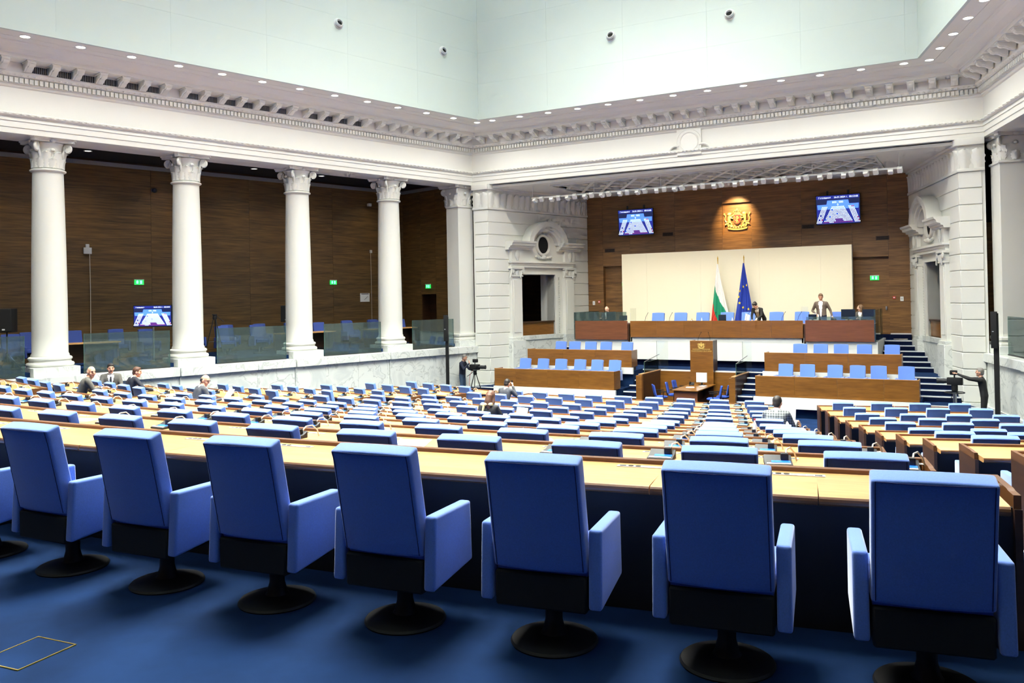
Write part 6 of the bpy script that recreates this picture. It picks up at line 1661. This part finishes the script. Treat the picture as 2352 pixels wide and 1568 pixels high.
# video cameras of the two cameramen
def video_camera(t, z, m='black'):
    MB().box(-0.09, 0.09, -0.22, 0.2, z, z + 0.22).build('camera_body', 'black', t, bevel=0.02)
    MB().lathe([(0.06, 0.0), (0.075, 0.1), (0.07, 0.22), (0.085, 0.3)], 20).build('lens', 'dark_grey', t, T(0, 0.18, z + 0.11, rx=-PI / 2), smooth=True)
    MB().box(-0.08, 0.08, -0.08, 0.12, z + 0.30, z + 0.44).build('viewfinder', 'black', t, bevel=0.03); MB().tube([(0, 0, z + 0.22), (0, 0, z + 0.3)], 0.02, 8).build('viewfinder_post', 'black', t)
    MB().box(0.12, 0.24, 0.1, 0.16, z + 0.08, z + 0.18).build('side_monitor', 'black', t, bevel=0.01); MB().tube([(0.08, 0.1, z + 0.12), (0.13, 0.12, z + 0.12)], 0.01, 6).build('monitor_arm', 'black', t)
t = tripod(CAML @ T(0.0, 0.58, 0.0, 0.0), 'video camera on a steel tripod beside the left cameraman', 1.05)
video_camera(t, 1.22)
MB().tube([(0, -0.1, 1.2), (-0.05, -0.25, 1.0), (-0.04, -0.3, 0.6), (0.0, -0.2, 0.1)], 0.008, 6).build('cable', 'red', t, smooth=True)
MB().box(-0.12, 0.12, -0.1, 0.1, 0.05, 0.25).build('equipment_bag', 'black_soft', t, bevel=0.03)
M = CAMR @ T(0.0, 0.78, 0.0)
t = thing('camera_pedestal', 'video camera on a round pedestal before the right cameraman', 'camera', M=M)
MB().lathe([(0.3, 0.0), (0.3, 0.05), (0.08, 0.1)], 24).build('pedestal_base', 'black', t); MB().lathe([(0.055, 0.08), (0.055, 1.06)], 16).build('pedestal_column', 'steel', t, smooth=True)
MB().tube([(0.27 * math.cos(q * PI / 12), 0.27 * math.sin(q * PI / 12), 1.05) for q in range(24)], 0.014, 6, closed=True).build('steering_ring', 'black', t, smooth=True)
for q in range(3): MB().tube([(0, 0, 1.05), (0.27 * math.cos(q * 2.09), 0.27 * math.sin(q * 2.09), 1.05)], 0.01, 6).build('ring_spoke', 'black', t)
MB().lathe([(0.07, 1.06), (0.09, 1.12), (0.09, 1.28)], 16).build('fluid_head', 'black', t)
video_camera(t, 1.28)
MB().tube([(0.05, 0.0, 1.25), (0.14, 0.1, 1.0), (0.12, 0.12, 0.75), (0.06, 0.05, 1.1)], 0.006, 6).build('cable', 'black', t, smooth=True)
# black column loudspeakers on posts beside both colonnades
for sg, (x, y), lab in ((-1, (-9.45, 28.0), 'tall black column loudspeaker on a post by the left marble parapet'), (1, (9.66, 27.6), 'tall black column loudspeaker on a post by the right marble parapet')):
    t = thing('column_speaker', lab, 'loudspeaker', (x, y, P_FLOOR), -sg * 0.3)
    MB().box(-0.06, 0.06, -0.05, 0.05, 0.02, 3.45).build('post', 'black', t, bevel=0.006, bseg=1); MB().box(-0.10, 0.06, -0.14, -0.05, 2.45, 3.50).build('speaker_bar', 'black_soft', t, bevel=0.01)
    MB().box(-0.2, 0.2, -0.2, 0.2, 0.0, 0.02).build('base_plate', 'black', t); MB().box(-0.06, -0.02, -0.145, -0.14, 2.92, 2.94).build('badge', 'light_grey', t)
# wall boxes, signs and plan in the left gallery
exit_sign(F @ T(-8.45, 6.99, 4.6, PI), 'lit green exit sign in the left gallery between first and second columns') if False else None
def gal_sign(s, label, sg=-1):
    Fg = WALLF[sg] @ T(sg * s, 6.99, 4.62)
    exit_sign(Fg, label)
gal_sign(10.45, 'lit green exit sign on the left gallery wall above the pole screen'); gal_sign(2.2, 'lit green exit sign on left gallery wall between the two columns nearest the stage')
exit_sign(F @ T(1.66, 5.2, 4.4, -PI / 2), 'lit green exit sign above the side door of the left gallery')
t = thing('wall_router', 'small white wireless access box with cable on the left gallery wall', 'wireless box', M=F @ T(-12.2, 6.99, 5.7))
MB().box(-0.13, 0.13, -0.08, 0, -0.1, 0.12).build('box_body', 'light_grey', t, bevel=0.01); MB().box(-0.06, 0.06, -0.06, 0, 0.12, 0.24).build('aerial', 'light_grey', t, bevel=0.01); MB().tube([(0.08, -0.015, -0.1), (0.09, -0.015, -1.5), (0.08, -0.015, -3.5)], 0.012, 6).build('cable', 'cord', t)
t = thing('wall_sensor', 'tiny white sensor with thin cable beside the column nearest the stage', 'sensor', M=F @ T(-0.2, 6.99, 6.0)); MB().box(-0.06, 0.06, -0.05, 0, -0.05, 0.08).build('box_body', 'light_grey', t); MB().tube([(0, -0.012, -0.05), (0.02, -0.012, -3.9)], 0.009, 6).build('cable', 'cord', t)
t = thing('evacuation_plan', 'white evacuation plan sheet on the left gallery wall', 'notice', M=F @ T(-0.55, 6.99, 3.95)); MB().box(-0.25, 0.25, -0.015, 0, -0.19, 0.19).build('sheet', 'paper', t); MB().box(-0.2, 0.2, -0.018, -0.015, 0.14, 0.17).build('header', 'dark_grey', t)
for q in range(4): MB().box(-0.05 + 0.06 * q, 0.0 + 0.05 * q, -0.018, -0.015, -0.1 + 0.03 * q, -0.08 + 0.05 * q).build('plan_line', 'grey', t)
t = thing('wall_sensor', 'white box with hanging cable on the left gallery return wall', 'sensor', M=F @ T(1.67, 3.65, 4.55, -PI / 2)); MB().box(-0.06, 0.06, -0.06, 0, -0.1, 0.12).build('box_body', 'light_grey', t); MB().tube([(0, -0.012, -0.1), (-0.04, -0.012, -1.2), (0.0, -0.012, -2.4)], 0.01, 6).build('cable', 'cord', t)
t = thing('security_camera', 'small dark dome camera high behind the third column from the stage', 'camera', M=F @ T(-9.9, 6.9, 8.0)); MB().box(-0.05, 0.05, 0.0, 0.1, -0.05, 0.05).build('mount', 'light_grey', t); MB().ball((0, -0.05, -0.02), 0.09, 12, 8).build('dome', 'dark_grey', t, smooth=True)
t = thing('security_camera', 'small white box camera beside the column capital nearest the stage', 'camera', M=F @ T(-0.3, 6.9, 8.1)); MB().box(-0.05, 0.05, 0.0, 0.1, -0.05, 0.05).build('mount', 'light_grey', t); MB().box(-0.12, 0.05, -0.12, 0.0, -0.07, 0.06).build('camera_box', 'light_grey', t, bevel=0.01)
o = MB().tube([(6.35, 35.9, DAIS + 0.02), (6.55, 35.7, DAIS + 0.03), (6.7, 35.85, DAIS + 0.02), (6.85, 35.75, DAIS + 0.03)], 0.02, 8).build('floor_cable', 'cord', None, smooth=True); tag(o, 'pale cable lying on the landing beside the right door', 'cable')
